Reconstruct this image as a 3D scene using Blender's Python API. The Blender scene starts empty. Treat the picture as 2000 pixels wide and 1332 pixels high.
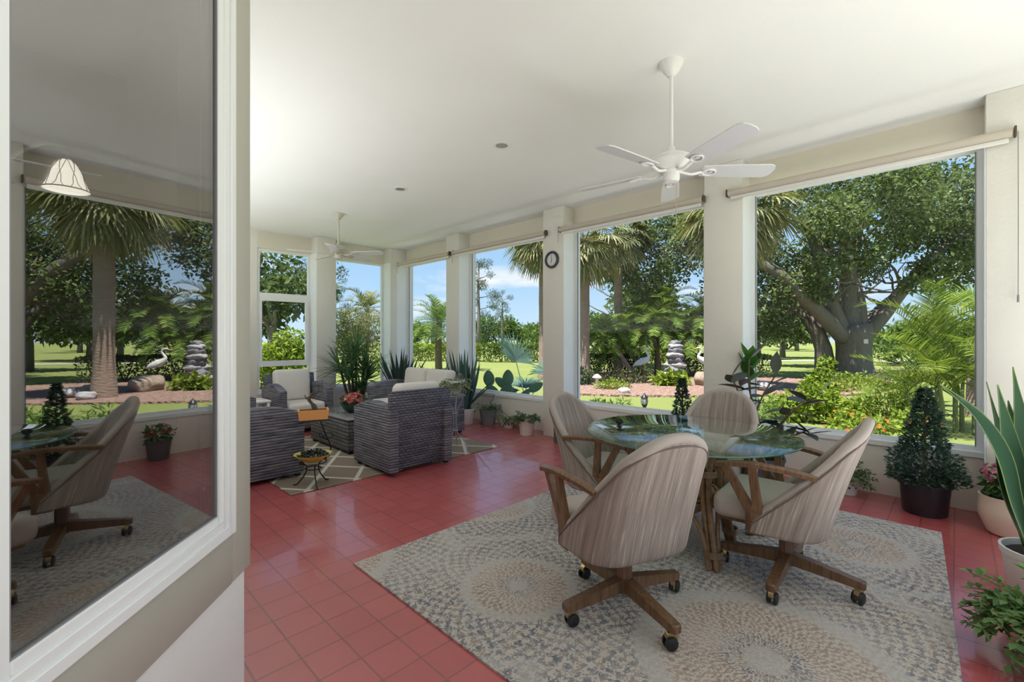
import bpy, bmesh, math, random
from mathutils import Vector, Matrix, Euler, noise

SC = bpy.context.scene
COL = SC.collection
PI = math.pi
R_ = math.radians
F = Vector((0.7133, 0.7009, 0.0))      # view direction on plan
RT = Vector((0.7009, -0.7133, 0.0))    # direction to the right on plan


def V(*a):
    return Vector(a)


# ------------------------------------------------------------------ meshes
class MB:
    def __init__(self):
        self.v, self.f, self.uv = [], [], []

    def add(self, vs, fs):
        b = len(self.v)
        self.v.extend(tuple(p) for p in vs)
        self.f.extend(tuple(b + i for i in q) for q in fs)
        return b

    def box(self, lo, hi):
        x0, y0, z0 = lo
        x1, y1, z1 = hi
        self.add([(x0, y0, z0), (x1, y0, z0), (x1, y1, z0), (x0, y1, z0), (x0, y0, z1), (x1, y0, z1), (x1, y1, z1), (x0, y1, z1)],
                 [(0, 3, 2, 1), (4, 5, 6, 7), (0, 1, 5, 4), (1, 2, 6, 5), (2, 3, 7, 6), (3, 0, 4, 7)])
        return self

    def bm(self, bm, mtx=None):
        bm.verts.index_update()
        vs = [(mtx @ v.co) if mtx else v.co.copy() for v in bm.verts]
        self.add(vs, [[v.index for v in f.verts] for f in bm.faces])
        bm.free()
        return self

    def rbox(self, lo, hi, bev=0.01, seg=2, mtx=None, taper=None):
        bm = bmesh.new()
        bmesh.ops.create_cube(bm, size=1)
        c = [(a + b) / 2 for a, b in zip(lo, hi)]
        s = [b - a for a, b in zip(lo, hi)]
        for v in bm.verts:
            v.co = Vector((c[0] + v.co.x * s[0], c[1] + v.co.y * s[1], c[2] + v.co.z * s[2]))
        bmesh.ops.bevel(bm, geom=list(bm.edges), offset=min(bev, min(s) * 0.49), segments=seg, profile=0.5, affect='EDGES')
        return self.bm(bm, mtx)

    def beam(self, a, b, w, h, w2=None, h2=None, up=V(0, 0, 1)):
        a, b = Vector(a), Vector(b)
        d = (b - a).normalized()
        s = d.cross(up)
        if s.length < 1e-4:
            s = V(1, 0, 0)
        s.normalize()
        u = s.cross(d)
        w2, h2 = w2 or w, h2 or h
        vs = []
        for p, ww, hh in ((a, w, h), (b, w2, h2)):
            for q, r in ((-1, -1), (1, -1), (1, 1), (-1, 1)):
                vs.append(p + s * q * ww / 2 + u * r * hh / 2)
        self.add(vs, [(3, 2, 1, 0), (4, 5, 6, 7), (0, 1, 5, 4), (1, 2, 6, 5), (2, 3, 7, 6), (3, 0, 4, 7)])
        return self

    def tube(self, pts, rad, n=8, cap=True, closed=False):
        pts = [Vector(p) for p in pts]
        k = len(pts)
        if not hasattr(rad, '__len__'):
            rad = [rad] * k
        nrm = None
        rings = []
        for i, p in enumerate(pts):
            if closed:
                t = pts[(i + 1) % k] - pts[i - 1]
            else:
                t = pts[min(i + 1, k - 1)] - pts[max(i - 1, 0)]
            t = t.normalized() if t.length > 1e-9 else V(0, 0, 1)
            if nrm is None:
                nrm = t.orthogonal().normalized()
            else:
                nrm = nrm - t * nrm.dot(t)
                nrm = nrm.normalized() if nrm.length > 1e-6 else t.orthogonal().normalized()
            bn = t.cross(nrm)
            rings.append([p + (nrm * math.cos(2 * PI * j / n) + bn * math.sin(2 * PI * j / n)) * rad[i] for j in range(n)])
        b = len(self.v)
        for r in rings:
            self.v.extend(tuple(q) for q in r)
        m = k if closed else k - 1
        for i in range(m):
            i2 = (i + 1) % k
            for j in range(n):
                self.f.append((b + i * n + j, b + i * n + (j + 1) % n, b + i2 * n + (j + 1) % n, b + i2 * n + j))
        if cap and not closed:
            self.f.append(tuple(b + j for j in reversed(range(n))))
            self.f.append(tuple(b + (k - 1) * n + j for j in range(n)))
        return self

    def lathe(self, prof, n=24, c=(0, 0, 0), sx=1, sy=1, wob=None, cap=True):
        b = len(self.v)
        for i, (r, z) in enumerate(prof):
            for j in range(n):
                a = 2 * PI * j / n
                k = wob(a, i) if wob else 1
                self.v.append((c[0] + r * k * math.cos(a) * sx, c[1] + r * k * math.sin(a) * sy, c[2] + z))
        for i in range(len(prof) - 1):
            for j in range(n):
                self.f.append((b + i * n + j, b + i * n + (j + 1) % n, b + (i + 1) * n + (j + 1) % n, b + (i + 1) * n + j))
        if cap and prof[0][0] > 1e-5:
            self.f.append(tuple(b + j for j in reversed(range(n))))
        if cap and prof[-1][0] > 1e-5:
            k = len(prof) - 1
            self.f.append(tuple(b + k * n + j for j in range(n)))
        return self

    def prism(self, poly, axis, lo, hi):
        """poly: 2-D points in the two axes other than AXIS, in order."""
        n = len(poly)
        def mk(p, t):
            q = list(p)
            q.insert(axis, t)
            return tuple(q)
        self.add([mk(p, lo) for p in poly] + [mk(p, hi) for p in poly],
                 [tuple(reversed(range(n))), tuple(range(n, 2 * n))] + [(i, (i + 1) % n, n + (i + 1) % n, n + i) for i in range(n)])
        return self

    def blade(self, base, d, up, L, W, seg=4, bend=0.0, fold=0.15, prof='leaf', twist=0.0, mid=True):
        """one leaf: a strip curved downwards, creased along its middle"""
        d = Vector(d).normalized()
        p = Vector(base)
        side = d.cross(Vector(up))
        if side.length < 1e-4:
            side = d.orthogonal()
        side.normalize()
        st = L / seg
        rows = []
        for i in range(seg + 1):
            t = i / seg
            if prof == 'leaf':
                w = math.sin(PI * min(1, 0.06 + 0.94 * t) ** 0.8)
            elif prof == 'sword':
                w = (0.55 + 0.45 * math.sin(PI * min(1, t * 1.1))) * (1 - t ** 5) if t < 0.999 else 0.02
            elif prof == 'broad':
                w = (0.34 + 0.66 * math.sin(PI * min(1, t * 0.86 + 0.02)) ** 1.2) * (1 - t ** 4) if t < 0.999 else 0.02
            else:
                w = (1 - t) ** 0.6 * min(1, 0.5 + 3 * t) if t < 0.999 else 0.02
            w = max(w, 0.02) * W / 2
            n = side.cross(d).normalized()
            if twist:
                side = (Matrix.Rotation(twist / seg, 3, d) @ side).normalized()
            if mid:
                rows.append((p - side * w, p - n * w * fold * 2, p + side * w))
            else:
                rows.append((p - side * w, p + side * w))
            p = p + d * st
            d = (d + V(0, 0, -1) * bend * st).normalized()
            side = (side - d * side.dot(d)).normalized()
        k = len(rows[0])
        b = len(self.v)
        for r in rows:
            self.v.extend(tuple(q) for q in r)
        for i in range(seg):
            for j in range(k - 1):
                self.f.append((b + i * k + j, b + i * k + j + 1, b + (i + 1) * k + j + 1, b + (i + 1) * k + j))
        return self

    def leafquad(self, p, d, n, L, W):
        d = Vector(d).normalized()
        s = d.cross(Vector(n))
        s = s.normalized() if s.length > 1e-4 else d.orthogonal().normalized()
        m = Vector(p) + d * L * 0.45
        up = s.cross(d) * W * 0.18
        self.add([p, m - s * W / 2 + up, Vector(p) + d * L, m + s * W / 2 + up], [(0, 1, 2), (0, 2, 3)])
        return self

    def build(self, name, mat, parent=None, smooth=True, loc=None, rz=0.0, uv=None, mods=None, angle=40):
        me = bpy.data.meshes.new(name)
        me.from_pydata(self.v, [], self.f)
        me.update()
        if smooth:
            me.polygons.foreach_set('use_smooth', [True] * len(me.polygons))
            if angle:
                me.set_sharp_from_angle(angle=R_(angle))
        if uv:
            lay = me.uv_layers.new(name='UVMap')
            for lp in me.loops:
                lay.data[lp.index].uv = uv[lp.vertex_index]
        me.materials.append(mat)
        o = bpy.data.objects.new(name, me)
        COL.objects.link(o)
        if parent is not None:
            o.parent = parent
        if loc is not None:
            o.location = loc
        if rz:
            o.rotation_euler = (0, 0, rz)
        for f in mods or ():
            f(o)
        return o


def tag(o, label, cat, group=None, kind=None):
    o['label'] = label
    o['category'] = cat
    if group:
        o['group'] = group
    if kind:
        o['kind'] = kind
    return o


def struct(o):
    o['kind'] = 'structure'
    return o


def empty(name, loc, rz=0.0, label=None, cat=None, group=None):
    o = bpy.data.objects.new(name, None)
    o.empty_display_size = 0.1
    COL.objects.link(o)
    o.location = loc
    o.rotation_euler = (0, 0, rz)
    if label:
        tag(o, label, cat, group)
    return o


def copy_tree(o, parent=None):
    c = o.copy()
    COL.objects.link(c)
    if parent is not None:
        c.parent = parent
    for ch in list(o.children):
        copy_tree(ch, c)
    return c


def dup(o, loc, rz, label, scale=1.0):
    c = copy_tree(o)
    c.location = loc
    c.rotation_euler = (0, 0, rz)
    c.scale = (scale,) * 3 if not hasattr(scale, '__len__') else scale
    c['label'] = label
    return c


def subsurf(n):
    def f(o):
        m = o.modifiers.new('s', 'SUBSURF')
        m.levels = m.render_levels = n
    return f


def solid(t, off=0):
    def f(o):
        m = o.modifiers.new('t', 'SOLIDIFY')
        m.thickness = t
        m.offset = off
        m.use_even_offset = True
    return f


def arc(c, r, a0, a1, n, plane='xz'):
    out = []
    for i in range(n + 1):
        a = a0 + (a1 - a0) * i / n
        p, q = r * math.cos(a), r * math.sin(a)
        out.append(V(c[0] + p, c[1], c[2] + q) if plane == 'xz' else V(c[0], c[1] + p, c[2] + q) if plane == 'yz' else V(c[0] + p, c[1] + q, c[2]))
    return out


def spline(pts, n=6):
    """Catmull-Rom through PTS"""
    pts = [Vector(p) for p in pts]
    q = [pts[0] * 2 - pts[1]] + pts + [pts[-1] * 2 - pts[-2]]
    out = []
    for i in range(1, len(q) - 2):
        a, b, c, d = q[i - 1], q[i], q[i + 1], q[i + 2]
        for k in range(n):
            t = k / n
            out.append(0.5 * ((2 * b) + (c - a) * t + (2 * a - 5 * b + 4 * c - d) * t * t + (3 * b - a - 3 * c + d) * t ** 3))
    out.append(pts[-1])
    return out


# --------------------------------------------------------------- materials
class NT:
    def __init__(self, name):
        self.m = bpy.data.materials.new(name)
        self.m.use_nodes = True
        self.t = self.m.node_tree
        self.t.nodes.clear()
        self.out = self.n('ShaderNodeOutputMaterial')

    def n(self, kind, **kw):
        x = self.t.nodes.new(kind)
        for k, v in kw.items():
            if k.startswith('i_'):
                x.inputs[k[2:].replace('_', ' ')].default_value = v
            else:
                setattr(x, k, v)
        return x

    def l(self, a, b):
        self.t.links.new(a, b)

    def math(self, op, a, b=None, c=None, clamp=False):
        x = self.n('ShaderNodeMath', operation=op, use_clamp=clamp)
        for i, s in enumerate((a, b, c)):
            if s is None:
                continue
            if isinstance(s, (int, float)):
                x.inputs[i].default_value = s
            else:
                self.l(s, x.inputs[i])
        return x.outputs[0]

    def mix(self, fac, a, b, blend='MIX'):
        x = self.n('ShaderNodeMix', data_type='RGBA', blend_type=blend)
        for s, i in ((fac, 0), (a, 6), (b, 7)):
            if isinstance(s, (int, float)):
                x.inputs[i].default_value = s
            elif isinstance(s, tuple):
                x.inputs[i].default_value = (*s, 1)
            else:
                self.l(s, x.inputs[i])
        return x.outputs[2]

    def ramp(self, fac, stops, interp='LINEAR'):
        x = self.n('ShaderNodeValToRGB')
        x.color_ramp.interpolation = interp
        e = x.color_ramp.elements
        while len(e) < len(stops):
            e.new(0.5)
        for i, (p, c) in enumerate(stops):
            e[i].position = p
            e[i].color = (*c, 1) if len(c) == 3 else c
        self.l(fac, x.inputs[0])
        return x.outputs[0]

    def obj(self):
        return self.n('ShaderNodeTexCoord').outputs['Object']

    def noise(self, vec, scale, detail=3, rough=0.5, dist=0.0):
        x = self.n('ShaderNodeTexNoise')
        x.inputs['Scale'].default_value = scale
        x.inputs['Detail'].default_value = detail
        x.inputs['Roughness'].default_value = rough
        x.inputs['Distortion'].default_value = dist
        if vec is not None:
            self.l(vec, x.inputs['Vector'])
        return x.outputs['Fac']

    def mapping(self, vec, scale=(1, 1, 1), loc=(0, 0, 0)):
        x = self.n('ShaderNodeMapping')
        x.inputs['Scale'].default_value = scale
        x.inputs['Location'].default_value = loc
        self.l(vec, x.inputs['Vector'])
        return x.outputs[0]

    def bump(self, h, strength, dist=0.01):
        x = self.n('ShaderNodeBump')
        x.inputs['Strength'].default_value = strength
        x.inputs['Distance'].default_value = dist
        self.l(h, x.inputs['Height'])
        return x.outputs[0]

    def pbr(self, col, rough=0.5, metal=0.0, spec=0.5, normal=None, coat=0.0):
        x = self.n('ShaderNodeBsdfPrincipled')
        for s, i in ((col, 'Base Color'), (rough, 'Roughness')):
            if isinstance(s, tuple):
                x.inputs[i].default_value = (*s, 1)
            elif isinstance(s, (int, float)):
                x.inputs[i].default_value = s
            else:
                self.l(s, x.inputs[i])
        x.inputs['Metallic'].default_value = metal
        x.inputs['Specular IOR Level'].default_value = spec
        x.inputs['Coat Weight'].default_value = coat
        if normal is not None:
            self.l(normal, x.inputs['Normal'])
        return x.outputs[0]

    def done(self, sh):
        self.l(sh, self.out.inputs[0])
        return self.m


def plain(name, col, rough=0.5, metal=0.0, spec=0.5, var=0.0, vs=6.0, bump=0.0, bs=60.0, bd=0.004, coat=0.0, stretch=(1, 1, 1)):
    t = NT(name)
    c, nrm = col, None
    if var or bump:
        o = t.mapping(t.obj(), stretch)
    if var:
        f = t.noise(o, vs, 4, 0.6)
        c = t.mix(f, tuple(x * (1 - var) for x in col), tuple(min(1, x * (1 + var)) for x in col))
    if bump:
        nrm = t.bump(t.noise(o, bs, 4, 0.6), bump, bd)
    return t.done(t.pbr(c, rough, metal, spec, nrm, coat))


def leafmat(name, c1, c2, trans=0.35, gloss=0.0, c3=None):
    t = NT(name)
    g = t.n('ShaderNodeNewGeometry')
    stops = [(0.0, c1), (0.75, c2)] + ([(1.0, c3)] if c3 else [])
    col = t.ramp(g.outputs['Random Per Island'], stops)
    if gloss:
        a = t.pbr(col, 0.38, 0, gloss)
    else:
        x = t.n('ShaderNodeBsdfDiffuse')
        t.l(col, x.inputs[0])
        a = x.outputs[0]
    tr = t.n('ShaderNodeBsdfTranslucent')
    t.l(t.mix(1.0, col, (1.0, 1.0, 0.45), 'MULTIPLY'), tr.inputs[0])
    m = t.n('ShaderNodeMixShader')
    m.inputs[0].default_value = trans
    t.l(a, m.inputs[1])
    t.l(tr.outputs[0], m.inputs[2])
    return t.done(m.outputs[0])


def thin_glass(name, tint, base=0.0, fres=1.0, ior=1.45):
    """clear pane: what lies behind shows through, the room mirrors in it more at a slant"""
    t = NT(name)
    tr = t.n('ShaderNodeBsdfTransparent')
    tr.inputs[0].default_value = (*tint, 1)
    gl = t.n('ShaderNodeBsdfGlossy')
    gl.inputs['Roughness'].default_value = 0.0
    gl.inputs[0].default_value = (1, 1, 1, 1)
    lw = t.n('ShaderNodeLayerWeight')
    lw.inputs[0].default_value = 0.5
    f0 = ((ior - 1) / (ior + 1)) ** 2
    sch = t.math('MULTIPLY_ADD', t.math('POWER', lw.outputs['Facing'], 5.0), 1 - f0, f0)
    fac = t.math('MULTIPLY_ADD', sch, fres, base, clamp=True)
    m = t.n('ShaderNodeMixShader')
    t.l(fac, m.inputs[0])
    t.l(tr.outputs[0], m.inputs[1])
    t.l(gl.outputs[0], m.inputs[2])
    return t.done(m.outputs[0])


def wood(name, dark, light, rough=0.4, axis=(14, 14, 1.5)):
    t = NT(name)
    o = t.mapping(t.obj(), axis)
    f = t.noise(o, 5, 5, 0.6, 0.6)
    col = t.ramp(f, [(0.3, dark), (0.7, light)])
    return t.done(t.pbr(col, rough, 0, 0.5, t.bump(f, 0.1, 0.002)))


def stucco(name, col, bs=35, b=0.5, rough=0.85, var=0.05):
    t = NT(name)
    o = t.obj()
    f = t.noise(o, bs, 6, 0.65, 0.4)
    g = t.noise(o, 2.2, 3, 0.5)
    c = t.mix(g, tuple(x * (1 - var) for x in col), tuple(min(1, x * (1 + var)) for x in col))
    return t.done(t.pbr(c, rough, 0, 0.3, t.bump(f, b, 0.006)))


def wicker(name, dark, light, row=0.021, col=0.05, amp=0.16):
    t = NT(name)
    o = t.obj()
    s = t.n('ShaderNodeSeparateXYZ')
    t.l(o, s.inputs[0])
    u = t.math('ADD', s.outputs[0], s.outputs[1])
    zr = t.math('DIVIDE', s.outputs[2], row)
    ri = t.math('FLOOR', zr)
    rf = t.math('SUBTRACT', zr, ri)
    strand = t.math('SINE', t.math('MULTIPLY', rf, PI))               # round strip in each row
    ph = t.math('MULTIPLY', t.math('MODULO', ri, 2.0), PI)
    over = t.math('SINE', t.math('ADD', t.math('MULTIPLY', u, PI / col), ph))
    h = t.math('MULTIPLY', t.math('POWER', strand, 0.5), t.math('MULTIPLY_ADD', over, amp, 1 - amp))
    cb = t.n('ShaderNodeCombineXYZ')
    t.l(t.math('MULTIPLY', u, 2.2), cb.inputs[0])
    t.l(t.math('MULTIPLY', ri, 3.7), cb.inputs[1])
    v = t.noise(cb.outputs[0], 1.5, 3, 0.7)
    body = t.ramp(v, [(0.32, dark), (0.68, light)])
    gap = t.ramp(h, [(0.15, (0.42, 0.42, 0.44)), (0.55, (1, 1, 1))])
    c = t.mix(1.0, body, gap, 'MULTIPLY')
    return t.done(t.pbr(c, 0.55, 0, 0.4, t.bump(h, 0.9, 0.012)))


M = {}
M['ceiling'] = stucco('ceiling paint', (0.88, 0.88, 0.86), 14, 0.25, 0.75, 0.02)
M['stucco'] = stucco('beige stucco', (0.78, 0.755, 0.695), 22, 0.45)
M['knee'] = stucco('pale stucco', (0.82, 0.78, 0.72), 18, 0.6)
M['white_wall'] = stucco('white stucco', (0.86, 0.86, 0.84), 22, 0.35)
M['frame'] = plain('white window frame', (0.86, 0.87, 0.88), 0.35)
M['casing'] = plain('taupe casing paint', (0.47, 0.455, 0.395), 0.5, var=0.03)
M['pane'] = thin_glass('clear window pane', (0.985, 0.99, 0.985), 0.0, 0.25)
M['mirror_pane'] = thin_glass('reflective house pane', (0.72, 0.72, 0.70), 0.32, 0.9, 1.5)
M['glass'] = thin_glass('table glass', (0.92, 0.975, 0.95), 0.03, 1.0, 1.52)
M['glass_edge'] = plain('green glass edge', (0.05, 0.20, 0.15), 0.08)
M['wood'] = wood('oiled oak', (0.10, 0.05, 0.026), (0.23, 0.125, 0.068), 0.36)
M['rattan'] = wood('rattan pole', (0.14, 0.075, 0.04), (0.30, 0.18, 0.095), 0.4, (6, 6, 4))
M['brass'] = plain('aged brass', (0.55, 0.42, 0.22), 0.28, 1.0)
M['black'] = plain('black rubber', (0.015, 0.015, 0.017), 0.4)
M['iron'] = plain('dark iron', (0.035, 0.025, 0.022), 0.45, 0.6)
M['white'] = plain('white enamel', (0.83, 0.83, 0.81), 0.4)
M['fanblade'] = plain('white fan blade', (0.66, 0.67, 0.69), 0.45)
M['cream'] = plain('cream fan housing', (0.55, 0.52, 0.44), 0.4)
M['shade'] = plain('roller shade fabric', (0.56, 0.50, 0.42), 0.7, var=0.05)
M['shade_bar'] = plain('roller shade rail', (0.78, 0.77, 0.73), 0.4)
M['wicker'] = wicker('grey wicker', (0.075, 0.077, 0.10), (0.245, 0.24, 0.275), 0.026, 0.13, 0.2)
M['wicker_fine'] = wicker('fine grey wicker', (0.075, 0.08, 0.11), (0.215, 0.215, 0.255), 0.026, 0.026, 0.34)
M['wicker_dark'] = wicker('dark wicker', (0.05, 0.052, 0.052), (0.17, 0.165, 0.16), 0.04, 0.14)
M['cushion'] = plain('oatmeal cushion', (0.74, 0.695, 0.655), 0.9, var=0.04, bump=0.2, bs=250, spec=0.2)
M['table_top'] = plain('smoked glass top', (0.20, 0.20, 0.205), 0.12)
M['pot_white'] = plain('white glazed pot', (0.80, 0.79, 0.77), 0.35, var=0.04)
M['pot_pink'] = plain('blush ceramic pot', (0.74, 0.66, 0.63), 0.55, var=0.05)
M['pot_grey'] = plain('grey basket pot', (0.24, 0.25, 0.27), 0.6, var=0.3, vs=40, bump=0.5, bs=80)
M['pot_black'] = plain('black nursery pot', (0.022, 0.02, 0.028), 0.3)
M['pot_cream'] = plain('cream glazed pot', (0.80, 0.70, 0.58), 0.35)
M['pot_orange'] = plain('orange clay planter', (0.76, 0.36, 0.11), 0.5, var=0.08)
M['pot_yellow'] = plain('yellow glazed bowl', (0.60, 0.52, 0.08), 0.3, var=0.2)
M['pot_green'] = plain('dark green bowl', (0.018, 0.05, 0.035), 0.25)
M['pot_celadon'] = plain('celadon pot', (0.33, 0.42, 0.24), 0.3, var=0.1)
M['pot_dark'] = plain('charcoal planter', (0.10, 0.10, 0.11), 0.6, var=0.2)
M['soil'] = plain('potting soil', (0.035, 0.024, 0.018), 0.95, var=0.4, vs=50, bump=0.8, bs=90)
M['stone_black'] = plain('black pebble', (0.018, 0.018, 0.02), 0.3)
M['bark'] = plain('grey bark', (0.175, 0.155, 0.135), 0.9, var=0.35, vs=5, bump=1.0, bs=8, bd=0.06, stretch=(3, 3, 0.8))
M['bark_dark'] = plain('brown bark', (0.10, 0.075, 0.055), 0.9, var=0.35, vs=8, bump=0.8, bs=25, bd=0.02)
M['palm_bark'] = plain('palm trunk bark', (0.27, 0.195, 0.155), 0.9, var=0.3, vs=4, bump=1.0, bs=9, bd=0.03, stretch=(1, 1, 3))
M['stem'] = plain('green stem', (0.13, 0.16, 0.06), 0.6, var=0.2)
M['twig'] = plain('brown twig', (0.12, 0.08, 0.05), 0.8, var=0.2)
M['rock'] = plain('grey garden rock', (0.40, 0.385, 0.39), 0.85, var=0.35, vs=5, bump=0.8, bs=9, bd=0.05)
M['rock_dark'] = plain('slate rock', (0.20, 0.20, 0.225), 0.8, var=0.5, vs=5, bump=0.8, bs=9, bd=0.05)
M['boulder'] = plain('tan boulder', (0.34, 0.26, 0.20), 0.9, var=0.25, vs=4, bump=0.7, bs=8, bd=0.04)
M['statue'] = plain('white statue', (0.62, 0.61, 0.58), 0.6, var=0.08)
M['lantern'] = plain('dark lantern metal', (0.03, 0.03, 0.033), 0.4, 0.5)
M['clock_rim'] = plain('slate clock rim', (0.045, 0.05, 0.065), 0.35)
M['clock_face'] = plain('clock dial', (0.72, 0.72, 0.72), 0.4)
M['flower_red'] = leafmat('coral petals', (0.55, 0.07, 0.08), (0.75, 0.25, 0.24), 0.25, c3=(0.85, 0.6, 0.55))
M['flower_pink'] = leafmat('pink petals', (0.42, 0.06, 0.16), (0.72, 0.22, 0.38), 0.25, c3=(0.75, 0.45, 0.5))
M['flower_dark'] = leafmat('wine petals', (0.22, 0.03, 0.05), (0.4, 0.09, 0.1), 0.2)
M['flower_orange'] = leafmat('orange petals', (0.55, 0.10, 0.03), (0.75, 0.22, 0.05), 0.25)
# foliage, indoors
M['l_yucca'] = leafmat('yucca leaf', (0.05, 0.115, 0.05), (0.14, 0.25, 0.11), 0.25, 0.3)
M['l_blue'] = leafmat('blue snake plant leaf', (0.035, 0.085, 0.075), (0.09, 0.165, 0.14), 0.15, 0.3)
M['l_snake'] = leafmat('snake plant leaf', (0.016, 0.045, 0.026), (0.045, 0.105, 0.055), 0.12, 0.2)
M['l_agave'] = leafmat('blue grey leaf', (0.03, 0.055, 0.05), (0.075, 0.12, 0.10), 0.12, 0.3)
M['l_sage'] = leafmat('pale variegated leaf', (0.16, 0.22, 0.12), (0.36, 0.42, 0.28), 0.25, c3=(0.6, 0.62, 0.5))
M['l_mid'] = leafmat('mid green leaf', (0.05, 0.11, 0.04), (0.13, 0.24, 0.08), 0.25, 0.3)
M['l_box'] = leafmat('boxwood leaf', (0.025, 0.06, 0.042), (0.085, 0.145, 0.10), 0.2, 0.3)
M['l_rubber'] = leafmat('rubber plant leaf', (0.018, 0.034, 0.022), (0.052, 0.062, 0.042), 0.08, 0.6, c3=(0.10, 0.04, 0.035))
M['l_fig'] = leafmat('fig leaf', (0.03, 0.11, 0.02), (0.08, 0.22, 0.03), 0.3, 0.4)
M['l_herb'] = leafmat('herb leaf', (0.06, 0.14, 0.04), (0.17, 0.30, 0.10), 0.25, 0.3)
M['cactus'] = plain('prickly pear pad', (0.07, 0.15, 0.085), 0.6, var=0.2, vs=12)
# =================================================================== setting
CEIL = 3.05
SILL = 0.43
HEAD = 2.77
XC, XW, XO = 4.68, 4.90, 5.06          # column face, wall face, outer face (right wall)
YC, YW, YO = 7.73, 7.97, 8.13          # the same for the far wall


def tile_floor():
    t = NT('red quarry tile')
    o = t.mapping(t.obj(), loc=(-0.029, -0.015, 0))
    b = t.n('ShaderNodeTexBrick')
    b.offset = 0.0
    b.squash = 1.0
    t.l(o, b.inputs['Vector'])
    b.inputs['Scale'].default_value = 1.0
    b.inputs['Brick Width'].default_value = 0.172
    b.inputs['Row Height'].default_value = 0.172
    b.inputs['Mortar Size'].default_value = 0.0045
    b.inputs['Mortar Smooth'].default_value = 0.25
    b.inputs['Bias'].default_value = 0.0
    b.inputs['Color1'].default_value = (0.46, 0.09, 0.094, 1)
    b.inputs['Color2'].default_value = (0.51, 0.107, 0.11, 1)
    b.inputs['Mortar'].default_value = (0.25, 0.07, 0.068, 1)
    n = t.noise(o, 3.0, 4, 0.6)
    c = t.mix(0.22, b.outputs['Color'], t.ramp(n, [(0.3, (0.34, 0.07, 0.07)), (0.7, (0.54, 0.13, 0.135))]))
    h = t.math('SUBTRACT', 1.0, b.outputs['Fac'])
    return t.done(t.pbr(c, 0.27, 0, 0.9, t.bump(h, 0.35, 0.003), coat=0.35))


fl = MB().box((-4, -2.8, -0.2), (XO, YO, 0)).build('floor', tile_floor(), smooth=False)
struct(fl)
struct(MB().box((-4, -2.8, CEIL), (XO + 0.25, YO + 0.25, CEIL + 0.2)).build('ceiling', M['ceiling'], smooth=False))

# knee walls and headers: right wall
M['beam'] = stucco('warm beam stucco', (0.74, 0.69, 0.58), 20, 0.35)
wr = MB()
SP = [(-2.2, -0.51), (-0.145, 1.481), (1.847, 3.665), (4.01, 5.83), (6.16, 7.73)]
for a, b in SP:
    wr.box((XW, a, 0), (XO, b, SILL - 0.02))
    struct(MB().box((XW, a, HEAD), (XO, b, CEIL)).build('beam', M['beam'], smooth=False))
struct(wr.build('wall_right', M['knee'], smooth=False))
wf = MB()
for a, b in [(2.31, 3.155), (3.484, 4.555)]:
    wf.box((a, YW, 0), (b, YO, SILL - 0.02))
    struct(MB().box((a, YW, HEAD), (b, YO, CEIL)).build('beam', M['beam'], smooth=False))
wf.box((0.30, YW, 0), (2.31, YO, CEIL))
struct(wf.build('wall_far', M['stucco'], smooth=False))
# columns between the openings, each proud of the wall
cols = [(XC, XO, -0.51, -0.145), (XC, XO, 1.481, 1.847), (XC, XO, 3.665, 4.01), (XC, XO, 5.83, 6.16),
        (4.555, XO, YC, YO), (3.155, 3.484, YC, YO), (XC, XO, -2.8, -2.2)]
for x0, x1, y0, y1 in cols:
    struct(MB().rbox((x0, y0, 0.0), (x1, y1, CEIL), 0.008, 2).build('column', M['stucco']))
# wall behind the camera, open to the terrace
wb = MB()
wb.box((-4, -2.95, 0), (-0.4, -2.8, CEIL)).box((-0.4, -2.95, HEAD), (4.2, -2.8, CEIL)).box((4.2, -2.95, 0), (XO, -2.8, CEIL))
struct(wb.build('wall_back', M['white_wall'], smooth=False))
# house wall beyond the corner (runs along the sofa)
struct(MB().box((0.36, 1.96, 0), (0.502, YW, CEIL)).build('wall_house', M['white_wall'], smooth=False))
struct(MB().box((-1.33, -2.8, 0), (-1.12, -0.10, CEIL)).build('wall_left', M['white_wall'], smooth=False))
wi = MB()
wi.box((-3.6, -0.4, 0), (-3.5, 4.1, CEIL)).box((-3.5, 4.0, 0), (0.36, 4.1, CEIL)).box((-3.5, -0.4, 0), (-1.33, -0.3, CEIL))
struct(wi.build('wall_interior', plain('taupe room paint', (0.17, 0.15, 0.125), 0.8), smooth=False))


# sills and windows in the right wall (frame thing holds pane)
def win_right(n, y0, y1):
    f = MB()
    x0, x1 = 4.935, 4.985
    w = 0.042
    f.box((x0, y0, SILL + 0.02), (x1, y0 + w, HEAD)).box((x0, y1 - w, SILL + 0.02), (x1, y1, HEAD))
    f.box((x0, y0 + w, HEAD - w), (x1, y1 - w, HEAD)).box((x0, y0 + w, SILL + 0.02), (x1, y1 - w, SILL + 0.055))
    f.box((4.885, y0, SILL - 0.02), (XO + 0.03, y1, SILL + 0.02))       # painted ledge
    o = struct(f.build('window_%d' % n, M['frame'], smooth=False))
    s = MB()
    for yy in (y0 + w, y1 - w - 0.008):
        s.box((x0 - 0.004, yy, SILL + 0.055), (x0 + 0.012, yy + 0.008, HEAD - w))
    s.build('seal', M['seal'], o, smooth=False)
    MB().box((x0 + 0.022, y0 + w, SILL + 0.055), (x0 + 0.026, y1 - w, HEAD - w)).build('pane', M['pane'], o, smooth=False)


M['reveal'] = stucco('white reveal paint', (0.88, 0.89, 0.90), 22, 0.3)
M['seal'] = plain('grey window seal', (0.25, 0.25, 0.27), 0.6)
for i, k in enumerate((1, 2, 3, 4)):
    win_right(i + 1, *SP[k])
win_right(8, *SP[0])


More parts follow.
